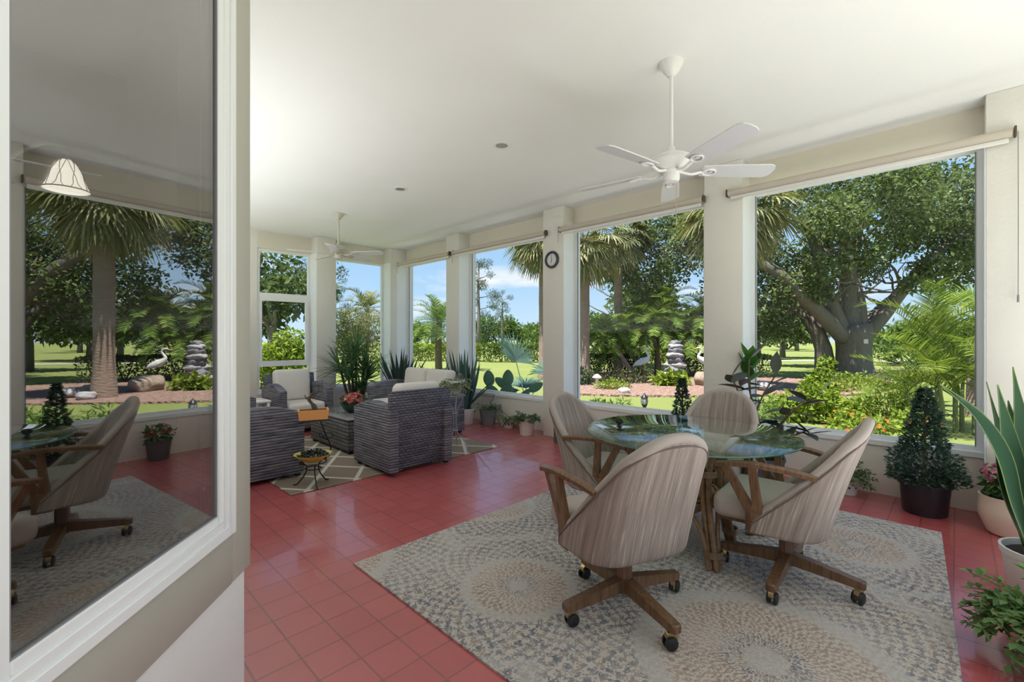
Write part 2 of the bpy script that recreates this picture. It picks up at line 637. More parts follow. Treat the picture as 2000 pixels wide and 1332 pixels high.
def win_far(n, x0, x1, hung):
    f = MB()
    a, b, w = 8.0, 8.05, 0.042
    f.box((x0, a, SILL + 0.02), (x0 + w, b, HEAD)).box((x1 - w, a, SILL + 0.02), (x1, b, HEAD))
    f.box((x0 + w, a, HEAD - w), (x1 - w, b, HEAD)).box((x0 + w, a, SILL + 0.02), (x1 - w, b, SILL + 0.055))
    f.box((x0, 7.955, SILL - 0.02), (x1, YO + 0.03, SILL + 0.02))
    if hung:
        f.box((x0 + w, a, 1.99), (x1 - w, b, 2.06))
    o = struct(f.build('window_%d' % n, M['frame'], smooth=False))
    if hung:
        s = MB()
        for z0, z1 in ((1.93, 1.99), (0.86, 0.95)):
            s.box((x0 + w, a - 0.02, z0), (x1 - w, a + 0.015, z1))
        s.box((x0 + w, a - 0.02, 0.95), (x0 + w + 0.03, a + 0.015, 1.93)).box((x1 - w - 0.05, a - 0.02, 0.95), (x1 - w, a + 0.015, 1.93))
        s.build('sash', M['frame'], o, smooth=False)
    MB().box((x0 + w, a + 0.022, SILL + 0.055), (x1 - w, a + 0.026, HEAD - w)).build('pane', M['pane'], o, smooth=False)


win_far(5, 3.484, 4.555, False)
win_far(6, 2.31, 3.155, True)

# white painted reveals on the flanks of the columns
nt_ = 2
for a, b in SP:
    for y0, y1 in ((a, a + 0.005), (b - 0.005, b)):
        struct(MB().box((XC + 0.006, y0, SILL - 0.02), (4.935, y1, HEAD)).build('trim_%d' % nt_, M['reveal'], smooth=False))
        nt_ += 1
for a, b in [(2.31, 3.155), (3.484, 4.555)]:
    for x0, x1 in ((a, a + 0.005), (b - 0.005, b)):
        if x0 < 2.4:
            continue
        struct(MB().box((x0, YC + 0.006, SILL - 0.02), (x1, 8.0, HEAD)).build('trim_%d' % nt_, M['reveal'], smooth=False))
        nt_ += 1

# angled house wall with the big pane beside the camera
K = V(0.502, 1.8237, 0)
ARZ = math.atan2(-0.7626, -0.6469)
aw = MB()
S0, S1, Z0, Z1 = 0.14, 0.93, 0.62, 2.62
aw.box((0.012, -0.16, 0), (2.50, -0.012, 0.50)).box((0.012, -0.16, 0.50), (S0, -0.012, CEIL)).box((S1, -0.16, 0.50), (2.50, -0.012, CEIL))
aw.box((S0, -0.16, Z1), (S1, -0.012, CEIL)).box((S0, -0.16, 0.50), (S1, -0.012, Z0))
struct(aw.build('wall_angled', M['white_wall'], smooth=False, loc=K, rz=ARZ))
cs = MB()
cs.rbox((-0.012, -0.05, 0.481), (0.114, 0, CEIL), 0.006).rbox((0.114, -0.012, 0.481), (2.4, 0, 0.656), 0.004)
cs.rbox((0.937, -0.012, 0.656), (2.4, 0, CEIL), 0.004).rbox((0.114, -0.012, 2.60), (0.937, 0, CEIL), 0.004)
struct(cs.build('trim_1', M['casing'], loc=K, rz=ARZ))
wn = MB()
for (s0, s1, z0, z1, y1) in ((0.1125, 0.937, 0.654, 2.60, 0.012), (0.143, 0.907, 0.682, 2.57, 0.006), (0.168, 0.882, 0.706, 2.55, 0.0)):
    w = 0.031
    for a, b, c, d in ((s0, s0 + w, z0, z1), (s1 - w, s1, z0, z1), (s0 + w, s1 - w, z0, z0 + w), (s0 + w, s1 - w, z1 - w, z1)):
        wn.rbox((a, -0.06, c), (b, y1, d), 0.003, 1)
w7 = struct(wn.build('window_7', M['frame'], loc=K, rz=ARZ))
sl = MB()
sl.box((0.198, -0.05, 0.736), (0.203, -0.004, 2.52)).box((0.847, -0.05, 0.736), (0.852, -0.004, 2.52)).box((0.203, -0.05, 0.736), (0.847, -0.004, 0.741)).box((0.203, -0.05, 2.515), (0.847, -0.004, 2.52))
sl.build('seal', M['seal'], w7, smooth=False)
MB().box((0.19, -0.016, 0.73), (0.86, -0.010, 2.53)).build('pane', M['mirror_pane'], w7, smooth=False)

# ------------------------------------------------------------------- lights
def area(name, loc, rot, size, power, col=(1, 1, 1), sy=None):
    d = bpy.data.lights.new(name, 'AREA')
    d.energy = power
    d.color = col
    d.size = size
    if sy:
        d.shape = 'RECTANGLE'
        d.size_y = sy
    o = bpy.data.objects.new(name, d)
    COL.objects.link(o)
    o.location = loc
    o.rotation_euler = rot
    return o


area('added_fill_back', (2.3, -1.4, 0.25), (PI, 0, 0), 3.2, 120, (0.96, 1.0, 0.98), 2.0)  # added fill behind the camera, no real lamp; brightens the room via the ceiling
area('added_fill_corner', (0.79, 5.3, 1.45), (PI, 0, 0), 0.45, 42, (0.97, 1.0, 0.98), 4.4)  # second added fill, unseen past the house corner, aimed at the ceiling
sd = bpy.data.lights.new('sun', 'SUN')
sd.energy = 10.0
sd.angle = R_(0.6)
sd.color = (1, 0.96, 0.88)
so = bpy.data.objects.new('sun', sd)
COL.objects.link(so)
sun_dir = V(-0.42, 0.0, 1.0)          # towards the sun
so.rotation_euler = sun_dir.to_track_quat('Z', 'Y').to_euler()
so.location = (0, 0, 20)

w = bpy.data.worlds.new('sky')
SC.world = w
w.use_nodes = True
t = NT.__new__(NT)
t.t = w.node_tree
t.t.nodes.clear()
out = t.n('ShaderNodeOutputWorld')
bg = t.n('ShaderNodeBackground')
g = t.n('ShaderNodeTexCoord').outputs['Generated']
s = t.n('ShaderNodeSeparateXYZ')
t.l(g, s.inputs[0])
z = s.outputs[2]
sky = t.ramp(z, [(0.0, (0.62, 0.80, 0.95)), (0.12, (0.42, 0.66, 0.93)), (0.45, (0.22, 0.46, 0.86)), (1.0, (0.13, 0.32, 0.75))])
zz = t.math('ADD', t.math('MAXIMUM', z, 0.0), 0.12)
cb = t.n('ShaderNodeCombineXYZ')
t.l(t.math('DIVIDE', s.outputs[0], zz), cb.inputs[0])
t.l(t.math('DIVIDE', s.outputs[1], zz), cb.inputs[1])
cl = t.noise(t.mapping(cb.outputs[0], (0.55, 0.42, 1), (3.1, 1.7, 0)), 1.0, 7, 0.58, 0.3)
cm = t.ramp(cl, [(0.52, (0, 0, 0)), (0.66, (1, 1, 1))])
col = t.mix(cm, sky, (0.90, 0.93, 0.97))
t.l(col, bg.inputs[0])
bg.inputs[1].default_value = 1.0
t.l(bg.outputs[0], out.inputs[0])

# ------------------------------------------------------------------- camera
cd = bpy.data.cameras.new('camera')
cd.sensor_width = 36
cd.lens = 885 / 2000 * 36
cd.shift_y = -0.0015
cd.clip_start = 0.05
cd.clip_end = 600
cam = bpy.data.objects.new('camera', cd)
COL.objects.link(cam)
cam.location = (0, 0, 1.3)
cam.rotation_euler = (PI / 2, 0, -R_(45.5))
SC.camera = cam
SC.view_settings.view_transform = 'Standard'
SC.view_settings.look = 'None'
SC.view_settings.exposure = 0.14
SC.view_settings.gamma = 1.0
SC.view_settings.use_curve_mapping = False
SC.cycles.max_bounces = 7
SC.cycles.diffuse_bounces = 4
SC.cycles.glossy_bounces = 4
SC.cycles.transmission_bounces = 4
SC.cycles.transparent_max_bounces = 12
SC.cycles.caustics_reflective = False
SC.cycles.caustics_refractive = False
SC.cycles.sample_clamp_indirect = 6.0
# ================================================================ furniture
def fabric_stripe():
    t = NT('striped taupe chenille')
    uv = t.n('ShaderNodeTexCoord').outputs['UV']
    a = t.noise(t.mapping(uv, (120, 3.5, 1)), 1.0, 3, 0.65)
    b = t.noise(t.mapping(uv, (45, 2.0, 1), (3, 0, 0)), 1.0, 2, 0.6)
    c = t.mix(t.ramp(b, [(0.3, (0, 0, 0)), (0.7, (1, 1, 1))]), (0.235, 0.19, 0.17), (0.37, 0.315, 0.285))
    c = t.mix(t.ramp(a, [(0.54, (0, 0, 0)), (0.70, (0.65, 0.65, 0.65))]), c, (0.60, 0.55, 0.50))
    return t.done(t.pbr(c, 0.9, 0, 0.15, t.bump(a, 0.25, 0.002)))


M['stripe'] = fabric_stripe()
M['seam'] = plain('brown welt', (0.15, 0.115, 0.10), 0.9)
M['plush'] = plain('taupe plush seat', (0.42, 0.365, 0.335), 0.9, var=0.08, vs=9, bump=0.25, bs=300, spec=0.15)


def make_chair(label):
    root = empty('dining_chair', (0, 0, 0), label=label, cat='chair', group='swivel dining chairs around the glass table')
    # bucket shell: plan curve runs from one front edge round the back to the other
    S = 0.52

    def plan(s):                                    # half-plan, s = distance from the middle of the back
        a = min(abs(s), S)
        if a < 0.13:
            x, y = a, -0.175 + 0.1 * a * a
        elif a < 0.36:
            q = (a - 0.13) / 0.23 * PI / 2
            x, y = 0.13 + 0.135 * math.sin(q), -0.173 + 0.135 * (1 - math.cos(q))
        else:
            x, y = 0.265 + 0.03 * (a - 0.36), -0.038 + (a - 0.36)
        return (x if s >= 0 else -x), y

    def top(s):
        a = abs(s)
        if a < 0.24:
            return 0.895 - 0.105 * (a / 0.24) ** 2.3
        q = min(1, (a - 0.24) / (S - 0.24))
        return 0.79 - 0.42 * (q ** 0.92)

    def pt(s, z):
        x, y = plan(s)
        k = (z - 0.33) / 0.57
        return V(x * (1 - 0.10 * k * k), y - 0.14 * k - 0.04 * k * k, z)

    ns, nz = 28, 9
    mb = MB()
    uv = []
    for i in range(ns + 1):
        s = -S + 2 * S * i / ns
        zt = top(s)
        zb = 0.315 - 0.012 * math.cos(s / S * PI / 2)
        for j in range(nz + 1):
            z = zb + (zt - zb) * j / nz
            mb.v.append(tuple(pt(s, z)))
            uv.append((s, z))
    for i in range(ns):
        for j in range(nz):
            a = i * (nz + 1) + j
            mb.f.append((a, a + nz + 1, a + nz + 2, a + 1))
    mb.build('backrest', M['stripe'], root, uv=uv, mods=[solid(0.055, 0), subsurf(2)], angle=None)
    # welt that follows the outer rim
    edge = []
    for i in range(45):
        s = -S + 2 * S * i / 44
        edge.append(pt(s, top(s) - 0.012))
    MB().tube(edge, [0.024 if 0 < i < 44 else 0.016 for i in range(45)], 12).build('rim', M['plush'], root)
    rim = []
    for i in range(41):
        s = -S * 0.96 + 2 * S * 0.96 * i / 40
        x, y = plan(s)
        p = pt(s, top(s) - 0.040)
        o = V(x, y + 0.05, 0)
        o = o.normalized() if o.length > 1e-4 else V(0, -1, 0)
        rim.append(p + o * 0.029)
    MB().tube(rim, 0.0045, 6).build('piping', M['seam'], root)
    seat = MB()
    bm = bmesh.new()
    bmesh.ops.create_cube(bm, size=1)
    for v in bm.verts:
        fr = v.co.y > 0
        v.co = V(v.co.x * (0.50 if fr else 0.44), 0.09 + v.co.y * 0.44, 0.405 + v.co.z * 0.13)
    bmesh.ops.bevel(bm, geom=list(bm.edges), offset=0.045, segments=4, profile=0.5, affect='EDGES')
    for v in bm.verts:
        if v.co.z > 0.44:
            v.co.z += 0.015 * max(0, 1 - ((v.co.x / 0.25) ** 2 + ((v.co.y - 0.09) / 0.22) ** 2))
    seat.bm(bm)
    seat.build('seat', M['plush'], root, angle=60)
    MB().rbox((-0.19, -0.1, 0.315), (0.19, 0.28, 0.34), 0.006).build('seat_plate', M['wood'], root)
    for q in (-1, 1):
        a = MB()
        rail = spline([(q * 0.262, -0.17, 0.635), (q * 0.285, -0.05, 0.655), (q * 0.31, 0.12, 0.665), (q * 0.30, 0.27, 0.64)], 5)
        b = len(a.v)
        for i, p in enumerate(rail):
            wv = 0.021 if i < len(rail) - 2 else 0.017
            for dx, dz in ((-wv, -0.013), (wv, -0.013), (wv * 1.1, 0.006), (wv * 0.6, 0.014), (-wv * 0.6, 0.014), (-wv * 1.1, 0.006)):
                a.v.append((p.x + dx, p.y, p.z + dz))
        n = len(rail)
        for i in range(n - 1):
            for j in range(6):
                a.f.append((b + i * 6 + j, b + i * 6 + (j + 1) % 6, b + (i + 1) * 6 + (j + 1) % 6, b + (i + 1) * 6 + j))
        a.f.append(tuple(b + j for j in reversed(range(6))))
        a.f.append(tuple(b + (n - 1) * 6 + j for j in range(6)))
        a.build('armrest', M['wood'], root)
        p = MB()
        p.beam((q * 0.295, 0.235, 0.652), (q * 0.275, 0.10, 0.40), 0.026, 0.036, 0.03, 0.045, V(0, 1, 0))
        p.beam((q * 0.305, 0.10, 0.652), (q * 0.275, 0.075, 0.40), 0.026, 0.034, 0.03, 0.045, V(0, 1, 0))
        p.rbox((q * 0.275 - 0.017, 0.045, 0.305), (q * 0.275 + 0.017, 0.135, 0.43), 0.01)
        p.build('arm_post', M['wood'], root)
    MB().lathe([(0.036, 0.085), (0.036, 0.30), (0.03, 0.315), (0.03, 0.32)], 8).build('pedestal', M['wood'], root, angle=30)
    MB().lathe([(0.05, 0.31), (0.05, 0.318)], 12).build('swivel_plate', M['black'], root)
    for k in range(4):
        a = k * PI / 2
        d = V(math.cos(a), math.sin(a), 0)
        lg = MB().beam(d * 0.025 + V(0, 0, 0.125), d * 0.325 + V(0, 0, 0.088), 0.05, 0.062, 0.044, 0.036)
        lg.rbox((-0.022, -0.022, 0.07), (0.022, 0.022, 0.108), 0.006, 1, Matrix.Translation(d * 0.318) @ Matrix.Rotation(a, 4, 'Z'))
        lo = lg.build('leg', M['wood'], root)
        sd_ = V(-d.y, d.x, 0)
        c = d * 0.315
        yaw = a + (0.5 + k * 1.3)
        sw = V(math.cos(yaw), math.sin(yaw), 0)
        hood = MB().tube([c + V(0, 0, 0.074), c + V(0, 0, 0.055)], 0.008, 8)
        hood.tube([c + V(0, 0, 0.052) + sw * 0.012 + V(-sw.y, sw.x, 0) * q for q in (-0.012, 0.012)], [0.026, 0.026], 14)
        ho = hood.build('caster', M['brass'], lo)
        wh = MB()
        for q in (-1, 1):
            cc = c + V(0, 0, 0.0295) + sw * 0.016
            ax = V(-sw.y, sw.x, 0)
            wh.tube([cc + ax * q * 0.010, cc + ax * q * 0.015, cc + ax * q * 0.022, cc + ax * q * 0.025], [0.0285, 0.0295, 0.0265, 0.016], 18)
        wh.build('wheel', M['black'], lo)
    return root


RUGZ = 0.010
def place_chair(o, x, y, face_deg, base_deg):
    """face_deg: heading of the seat, from +Y towards +X; base_deg: rotation of the four-legged foot in the world"""
    o.location = (x, y, RUGZ)
    o.rotation_euler = (0, 0, -R_(face_deg))
    for ch in o.children:
        if ch.name.startswith('leg'):
            ch.rotation_euler = (0, 0, R_(base_deg) + R_(face_deg))


ch1 = make_chair('taupe striped swivel chair nearest the viewer, seen from behind its tall rounded back')
place_chair(ch1, 1.93, 1.14, 22, -20)
ch2 = copy_tree(ch1)
ch2['label'] = 'taupe striped swivel chair at the table edge nearest the column with the clock'
place_chair(ch2, 2.68, 1.74, 172, 20)
ch3 = copy_tree(ch1)
ch3['label'] = 'taupe striped swivel chair seen from the side, back leaning toward the potted topiary'
place_chair(ch3, 2.77, 0.655, -4, 2)
ch4 = copy_tree(ch1)
ch4['label'] = 'taupe striped swivel chair behind the glass table, in front of the rubber plant'
place_chair(ch4, 3.34, 1.27, -92, -15)

# ------------------------------------------------------------- glass table
TC = V(2.78, 1.20, RUGZ + 0.006)
tb = empty('dining_table', TC, 0, 'round glass-topped dining table on a bent rattan base', 'table')
TZ = 0.715
MB().lathe([(0.0, TZ - 0.012), (0.612, TZ - 0.012), (0.617, TZ - 0.009)], 96).build('glass_underside', M['glass'], tb)
MB().lathe([(0.617, TZ - 0.003), (0.612, TZ), (0.0, TZ)], 96).build('glass_top', M['glass'], tb)
ed = MB()
n = 96
for i, (r, z) in enumerate(((0.617, TZ - 0.009), (0.6185, TZ - 0.006), (0.617, TZ - 0.003))):
    for j in range(n):
        a = 2 * PI * j / n
        ed.v.append((r * math.cos(a), r * math.sin(a), z))
for i in range(2):
    for j in range(n):
        ed.f.append((i * n + j, i * n + (j + 1) % n, (i + 1) * n + (j + 1) % n, (i + 1) * n + j))
ed.build('glass_rim', M['glass_edge'], tb)
for k in range(4):
    a = R_(-128 + 90 * k)
    d = V(math.cos(a), math.sin(a), 0)
    sd_ = V(-d.y, d.x, 0)
    lg = MB()
    for q in (-0.5, 0.5):
        o = sd_ * q * 0.034
        lg.tube(spline([d * 0.285 + o, d * 0.235 + o + V(0, 0, 0.22), d * 0.205 + o + V(0, 0, 0.40), d * 0.22 + o * 1.5 + V(0, 0, 0.58), d * 0.29 + o * 2.5 + V(0, 0, 0.700)], 5), 0.0165, 10)
    lg.tube(spline([d * 0.318, d * 0.268 + V(0, 0, 0.2), d * 0.237 + V(0, 0, 0.40), d * 0.255 + V(0, 0, 0.58), d * 0.32 + V(0, 0, 0.700)], 5), 0.0165, 10)
    for q in (-1, 1):                                # side poles that arch over to the neighbours
        e = (d + sd_ * q).normalized()
        lg.tube(spline([d * 0.295 + sd_ * q * 0.035, d * 0.26 + sd_ * q * 0.042 + V(0, 0, 0.14), d * 0.215 + sd_ * q * 0.07 + V(0, 0, 0.25), e * 0.175 + V(0, 0, 0.335)], 6), 0.0135, 8)
    lg.build('leg', M['rattan'], tb)
    for zz, c in ((0.07, d * 0.286), (0.50, d * 0.222)):
        wr_ = MB()
        for i in range(6):
            wr_.tube([c + (d * math.cos(b) * 0.042 + sd_ * math.sin(b) * 0.052) + V(0, 0, zz + i * 0.006) for b in [2 * PI * j / 14 for j in range(14)]], 0.0035, 5, closed=True)
        wr_.build('binding', M['rattan'], tb)
rg = MB()
for zz, r in ((0.315, 0.172), (0.34, 0.175), (0.365, 0.172), (0.325, 0.152), (0.355, 0.152)):
    rg.tube([V(r * math.cos(2 * PI * j / 40), r * math.sin(2 * PI * j / 40), zz) for j in range(40)], 0.0115, 7, closed=True)
for i in range(14):
    a = 2 * PI * i / 14
    rg.tube([V(0.165 * math.cos(a), 0.165 * math.sin(a), 0.335), V(0.165 * math.cos(a + 2.6), 0.165 * math.sin(a + 2.6), 0.345)], 0.008, 6)
rg.build('rattan_ring', M['rattan'], tb)

tr = empty('candle_holder', (2.61, 1.58, RUGZ + TZ), 0, 'small dark candle holder on the far side of the glass table', 'candle holder')
MB().lathe([(0.022, 0), (0.024, 0.004), (0.012, 0.012), (0.010, 0.02), (0.024, 0.03), (0.026, 0.048), (0.022, 0.05), (0.021, 0.034), (0.0, 0.034)], 16).build('cup', M['black'], tr)
MB().lathe([(0.0, 0.034), (0.019, 0.034), (0.019, 0.044), (0.0, 0.045)], 12).build('candle', M['pot_grey'], tr)


# --------------------------------------------------------------------- rugs
def rug_mat():
    t = NT('distressed medallion rug')
    o = t.obj()
    nz = t.n('ShaderNodeTexNoise')
    nz.inputs['Scale'].default_value = 22
    t.l(o, nz.inputs['Vector'])
    o2 = t.n('ShaderNodeVectorMath', operation='SUBTRACT')
    t.l(nz.outputs['Color'], o2.inputs[0])
    o2.inputs[1].default_value = (0.5, 0.5, 0.5)
    o3 = t.n('ShaderNodeVectorMath', operation='MULTIPLY_ADD')
    t.l(o2.outputs[0], o3.inputs[0])
    o3.inputs[1].default_value = (0.03, 0.03, 0)
    t.l(o, o3.inputs[2])
    s = t.n('ShaderNodeSeparateXYZ')
    t.l(o3.outputs[0], s.inputs[0])
    best, hat = None, None
    meds = [(1.72, 1.64, 0.30), (2.02, 0.55, 0.50), (3.55, 0.46, 0.30), (3.15, 1.62, 0.52), (2.42, 2.55, 0.30), (1.30, 0.1, 0.3), (1.1, 2.62, 0.4), (4.3, 2.4, .36), (4.3, 1.1, .3)]
    for x, y, r in meds:
        dx, dy = t.math('SUBTRACT', s.outputs[0], x), t.math('SUBTRACT', s.outputs[1], y)
        dd = t.math('DIVIDE', t.math('SQRT', t.math('ADD', t.math('MULTIPLY', dx, dx), t.math('MULTIPLY', dy, dy))), r)
        an = t.math('SINE', t.math('MULTIPLY', t.math('ARCTAN2', dy, dx), float(round(r * 130))))
        an = t.math('MULTIPLY', an, t.math('SINE', t.math('MULTIPLY', dd, r * 95)))
        if best is None:
            best, hat = dd, an
        else:
            near = t.math('LESS_THAN', dd, best)
            x_ = t.n('ShaderNodeMix', data_type='FLOAT')
            t.l(near, x_.inputs[0]); t.l(hat, x_.inputs[2]); t.l(an, x_.inputs[3])
            hat = x_.outputs[0]
            best = t.math('MINIMUM', best, dd)
    sp = t.noise(o, 85, 2, 0.7)
    sp2 = t.noise(o, 34, 3, 0.65)
    wear = t.noise(o, 2.1, 3, 0.6)
    cream, tan, blue, grey = (0.56, 0.51, 0.465), (0.33, 0.24, 0.20), (0.155, 0.17, 0.215), (0.49, 0.475, 0.46)
    inside = t.mix(t.ramp(sp2, [(0.42, (0, 0, 0)), (0.58, (1, 1, 1))]), tan, (0.42, 0.325, 0.275))
    outside = t.mix(t.ramp(sp2, [(0.40, (0, 0, 0)), (0.60, (1, 1, 1))]), blue, (0.37, 0.30, 0.26))
    zone = t.ramp(best, [(0.0, (0, 0, 0)), (0.17, (0, 0, 0)), (0.18, (1, 1, 1)), (0.30, (0.85, 0.85, 0.85)), (0.36, (0, 0, 0)), (0.97, (0, 0, 0)), (1.0, (1, 1, 1))], 'LINEAR')
    c = t.mix(zone, inside, outside)
    thread = t.math('ADD', t.math('MULTIPLY', hat, 0.20), t.math('MULTIPLY_ADD', sp, 1.6, -0.3))
    c = t.mix(t.ramp(thread, [(0.44, (0, 0, 0)), (0.60, (0.95, 0.95, 0.95))]), c, cream)
    ring = t.ramp(t.math('DIVIDE', best, 3.0), [(0.0, (0.8, 0.8, 0.8)), (0.048, (0.8, 0.8, 0.8)), (0.056, (0, 0, 0)), (0.27, (0, 0, 0)), (0.285, (0.85, 0.85, 0.85)), (0.335, (0.85, 0.85, 0.85)), (0.35, (0, 0, 0)), (0.60, (0, 0, 0)), (0.62, (0.7, 0.7, 0.7)), (0.66, (0.7, 0.7, 0.7)), (0.68, (0, 0, 0))])
    c = t.mix(t.math('MULTIPLY', ring, t.math('MULTIPLY_ADD', sp, 0.9, 0.35)), c, grey)
    c = t.mix(t.ramp(wear, [(0.45, (0, 0, 0)), (0.75, (0.5, 0.5, 0.5))]), c, (0.58, 0.54, 0.51))
    return t.done(t.pbr(c, 0.95, 0, 0.1, t.bump(sp, 0.3, 0.003)))


rq = [(1.205, -0.075), (4.18, 0.075), (4.18, 2.485), (1.225, 2.485)]
tag(MB().prism(rq, 2, 0.0005, 0.0095).build('area_rug', rug_mat(), smooth=False), 'large distressed grey and blush medallion rug under the dining set', 'rug')


def trellis_mat():
    t = NT('trellis rug')
    s = t.n('ShaderNodeSeparateXYZ')
    t.l(t.obj(), s.inputs[0])
    P = 0.44
    a = t.math('ADD', s.outputs[0], t.math('MULTIPLY', s.outputs[1], 0.72))
    b = t.math('SUBTRACT', s.outputs[0], t.math('MULTIPLY', s.outputs[1], 0.72))
    la = t.math('ABSOLUTE', t.math('SUBTRACT', t.math('FRACT', t.math('DIVIDE', a, P)), 0.5))
    lb = t.math('ABSOLUTE', t.math('SUBTRACT', t.math('FRACT', t.math('DIVIDE', b, P)), 0.5))
    m = t.math('GREATER_THAN', t.math('MAXIMUM', la, lb), 0.448)
    n = t.noise(t.obj(), 160, 3, 0.7)
    c = t.mix(m, t.mix(n, (0.20, 0.155, 0.12), (0.31, 0.255, 0.20)), (0.62, 0.57, 0.51))
    return t.done(t.pbr(c, 0.95, 0, 0.1, t.bump(n, 0.3, 0.003)))


tag(MB().rbox((1.395, 3.945, 0.0005), (3.80, 6.20, 0.0105), 0.004, 1).build('trellis_rug', trellis_mat(), smooth=False), 'tan rug with pale diamond lattice under the wicker seating', 'rug')


# ------------------------------------------------------------------- wicker
def make_wicker(name, label, cat, w, d, ncush, group=None):
    """faces +y; origin at the middle of its footprint"""
    root = empty(name, (0, 0, 0), label=label, cat=cat, group=group)
    h = w / 2
    yb, yf = -d / 2, d / 2
    at = 0.105

    def ztop(y):
        k = (y - yb) / d
        return 0.575 + 0.10 * math.sin(PI * min(1, k * 0.86 + 0.10)) + 0.012 * k
    prof = [(yb, 0.03), (yf - 0.02, 0.03), (yf, 0.05)] + [(yf - (d) * i / 12, ztop(yf - d * i / 12)) for i in range(13)]
    for q in (-1, 1):
        x0, x1 = (-h, -h + at) if q < 0 else (h - at, h)
        bm = bmesh.new()
        f0 = [bm.verts.new((x0, y, z)) for y, z in prof]
        f1 = [bm.verts.new((x1, y, z)) for y, z in prof]
        n = len(prof)
        bm.faces.new(list(reversed(f0)))
        bm.faces.new(f1)
        for i in range(n):
            bm.faces.new((f0[i], f0[(i + 1) % n], f1[(i + 1) % n], f1[i]))
        bmesh.ops.recalc_face_normals(bm, faces=bm.faces)
        bmesh.ops.bevel(bm, geom=[e for e in bm.edges if abs(e.verts[0].co.x - e.verts[1].co.x) < 1e-6], offset=0.014, segments=2, profile=0.5, affect='EDGES')
        MB().bm(bm).build('armrest', M['wicker'], root)
    # slightly raked back
    bk = MB()
    sh = Matrix(((1, 0, 0, 0), (0, 1, -0.09, 0.0), (0, 0, 1, 0), (0, 0, 0, 1)))
    bk.rbox((-h + 0.012, yb + 0.075, 0.03), (h - 0.012, yb + 0.125, 0.795), 0.014, 2, sh)
    bk.build('backrest', M['wicker_fine'], root)
    for q in (-1, 1):
        xs = q * (h - 0.012)
        MB().tube([V(xs, yb + 0.07 - 0.09 * z, z) for z in (0.04, 0.3, 0.57)], 0.016, 6).build('corner_trim', M['wicker'], root)
    MB().rbox((-h + at, yb + 0.10, 0.06), (h - at, yf - 0.03, 0.30), 0.012).build('seat_base', M['wicker'], root)
    for q in (-1, 1):
        for y in (yb + 0.05, yf - 0.05):
            MB().box((q * (h - 0.05) - 0.02, y - 0.02, 0), (q * (h - 0.05) + 0.02, y + 0.02, 0.035)).build('foot', M['black'], root, smooth=False)
    cw = (w - 2 * at - 0.01) / ncush
    for i in range(ncush):
        x0 = -h + at + 0.005 + i * cw
        MB().rbox((x0 + 0.004, yb + 0.22, 0.30), (x0 + cw - 0.004, yf + 0.01, 0.42), 0.045, 4).build('seat_cushion', M['cushion'], root)
        bm = bmesh.new()
        bmesh.ops.create_cube(bm, size=1)
        for v in bm.verts:
            v.co = V(x0 + cw / 2 + v.co.x * (cw - 0.012), yb + 0.16 + v.co.y * 0.14, 0.625 + v.co.z * 0.44)
        bmesh.ops.bevel(bm, geom=list(bm.edges), offset=0.05, segments=4, profile=0.5, affect='EDGES')
        for v in bm.verts:
            k = max(0, 1 - ((v.co.x - x0 - cw / 2) / (cw / 2)) ** 2)
            v.co.z += 0.035 * k * (1 if v.co.z > 0.7 else 0)
            v.co.y += 0.03 * k * (1 if v.co.y > yb + 0.16 else 0) - 0.13 * (v.co.z - 0.42)
        MB().bm(bm).build('back_cushion', M['cushion'], root, angle=60)
    return root


wa = make_wicker('wicker_armchair', 'grey wicker armchair with its woven back to the viewer, cream cushions', 'armchair', 0.74, 0.72, 1, 'grey wicker armchairs')
wa.location = (2.585, 4.14, 0.011)
wb_ = dup(wa, (2.50, 6.80, 0.0), PI, 'grey wicker armchair with cream cushions under the far single-hung window')
lv = make_wicker('wicker_loveseat', 'grey wicker loveseat with two cream back cushions, along the windows', 'loveseat', 1.36, 0.74, 2)
lv.location = (3.66, 5.56, 0.011)
lv.rotation_euler = (0, 0, PI / 2)
sf = make_wicker('wicker_sofa', 'grey wicker sofa cut off by the house corner, arm end toward viewer', 'sofa', 1.55, 0.76, 2)
sf.location = (1.31, 5.19, 0.011)
sf.rotation_euler = (0, 0, -PI / 2)

ct = empty('coffee_table', (2.66, 5.36, 0.011), 0, 'low box-shaped dark wicker coffee table with a smooth grey top', 'coffee table')
MB().rbox((-0.34, -0.52, 0.03), (0.34, 0.52, 0.37), 0.012).build('body', M['wicker_dark'], ct)
MB().rbox((-0.345, -0.525, 0.375), (0.345, 0.525, 0.392), 0.006).build('tabletop', M['table_top'], ct)
for x in (-0.3, 0.3):
    for y in (-0.48, 0.48):
        MB().box((x - 0.02, y - 0.02, 0), (x + 0.02, y + 0.02, 0.032)).build('foot', M['black'], ct, smooth=False)
MB().box((-0.335, -0.515, 0.37), (0.335, 0.515, 0.376)).build('spacer', M['black'], ct, smooth=False)

st = empty('side_table', (1.86, 6.72, 0), 0, 'small white side table beside the far wicker armchair', 'side table')
MB().rbox((-0.2, -0.2, 0.46), (0.2, 0.2, 0.49), 0.008).build('tabletop', M['pot_white'], st)
for x in (-0.17, 0.17):
    for y in (-0.17, 0.17):
        MB().rbox((x - 0.018, y - 0.018, 0), (x + 0.018, y + 0.018, 0.46), 0.004).build('leg', M['pot_white'], st)
MB().rbox((-0.18, -0.18, 0.12), (0.18, 0.18, 0.14), 0.004).build('shelf', M['pot_white'], st)


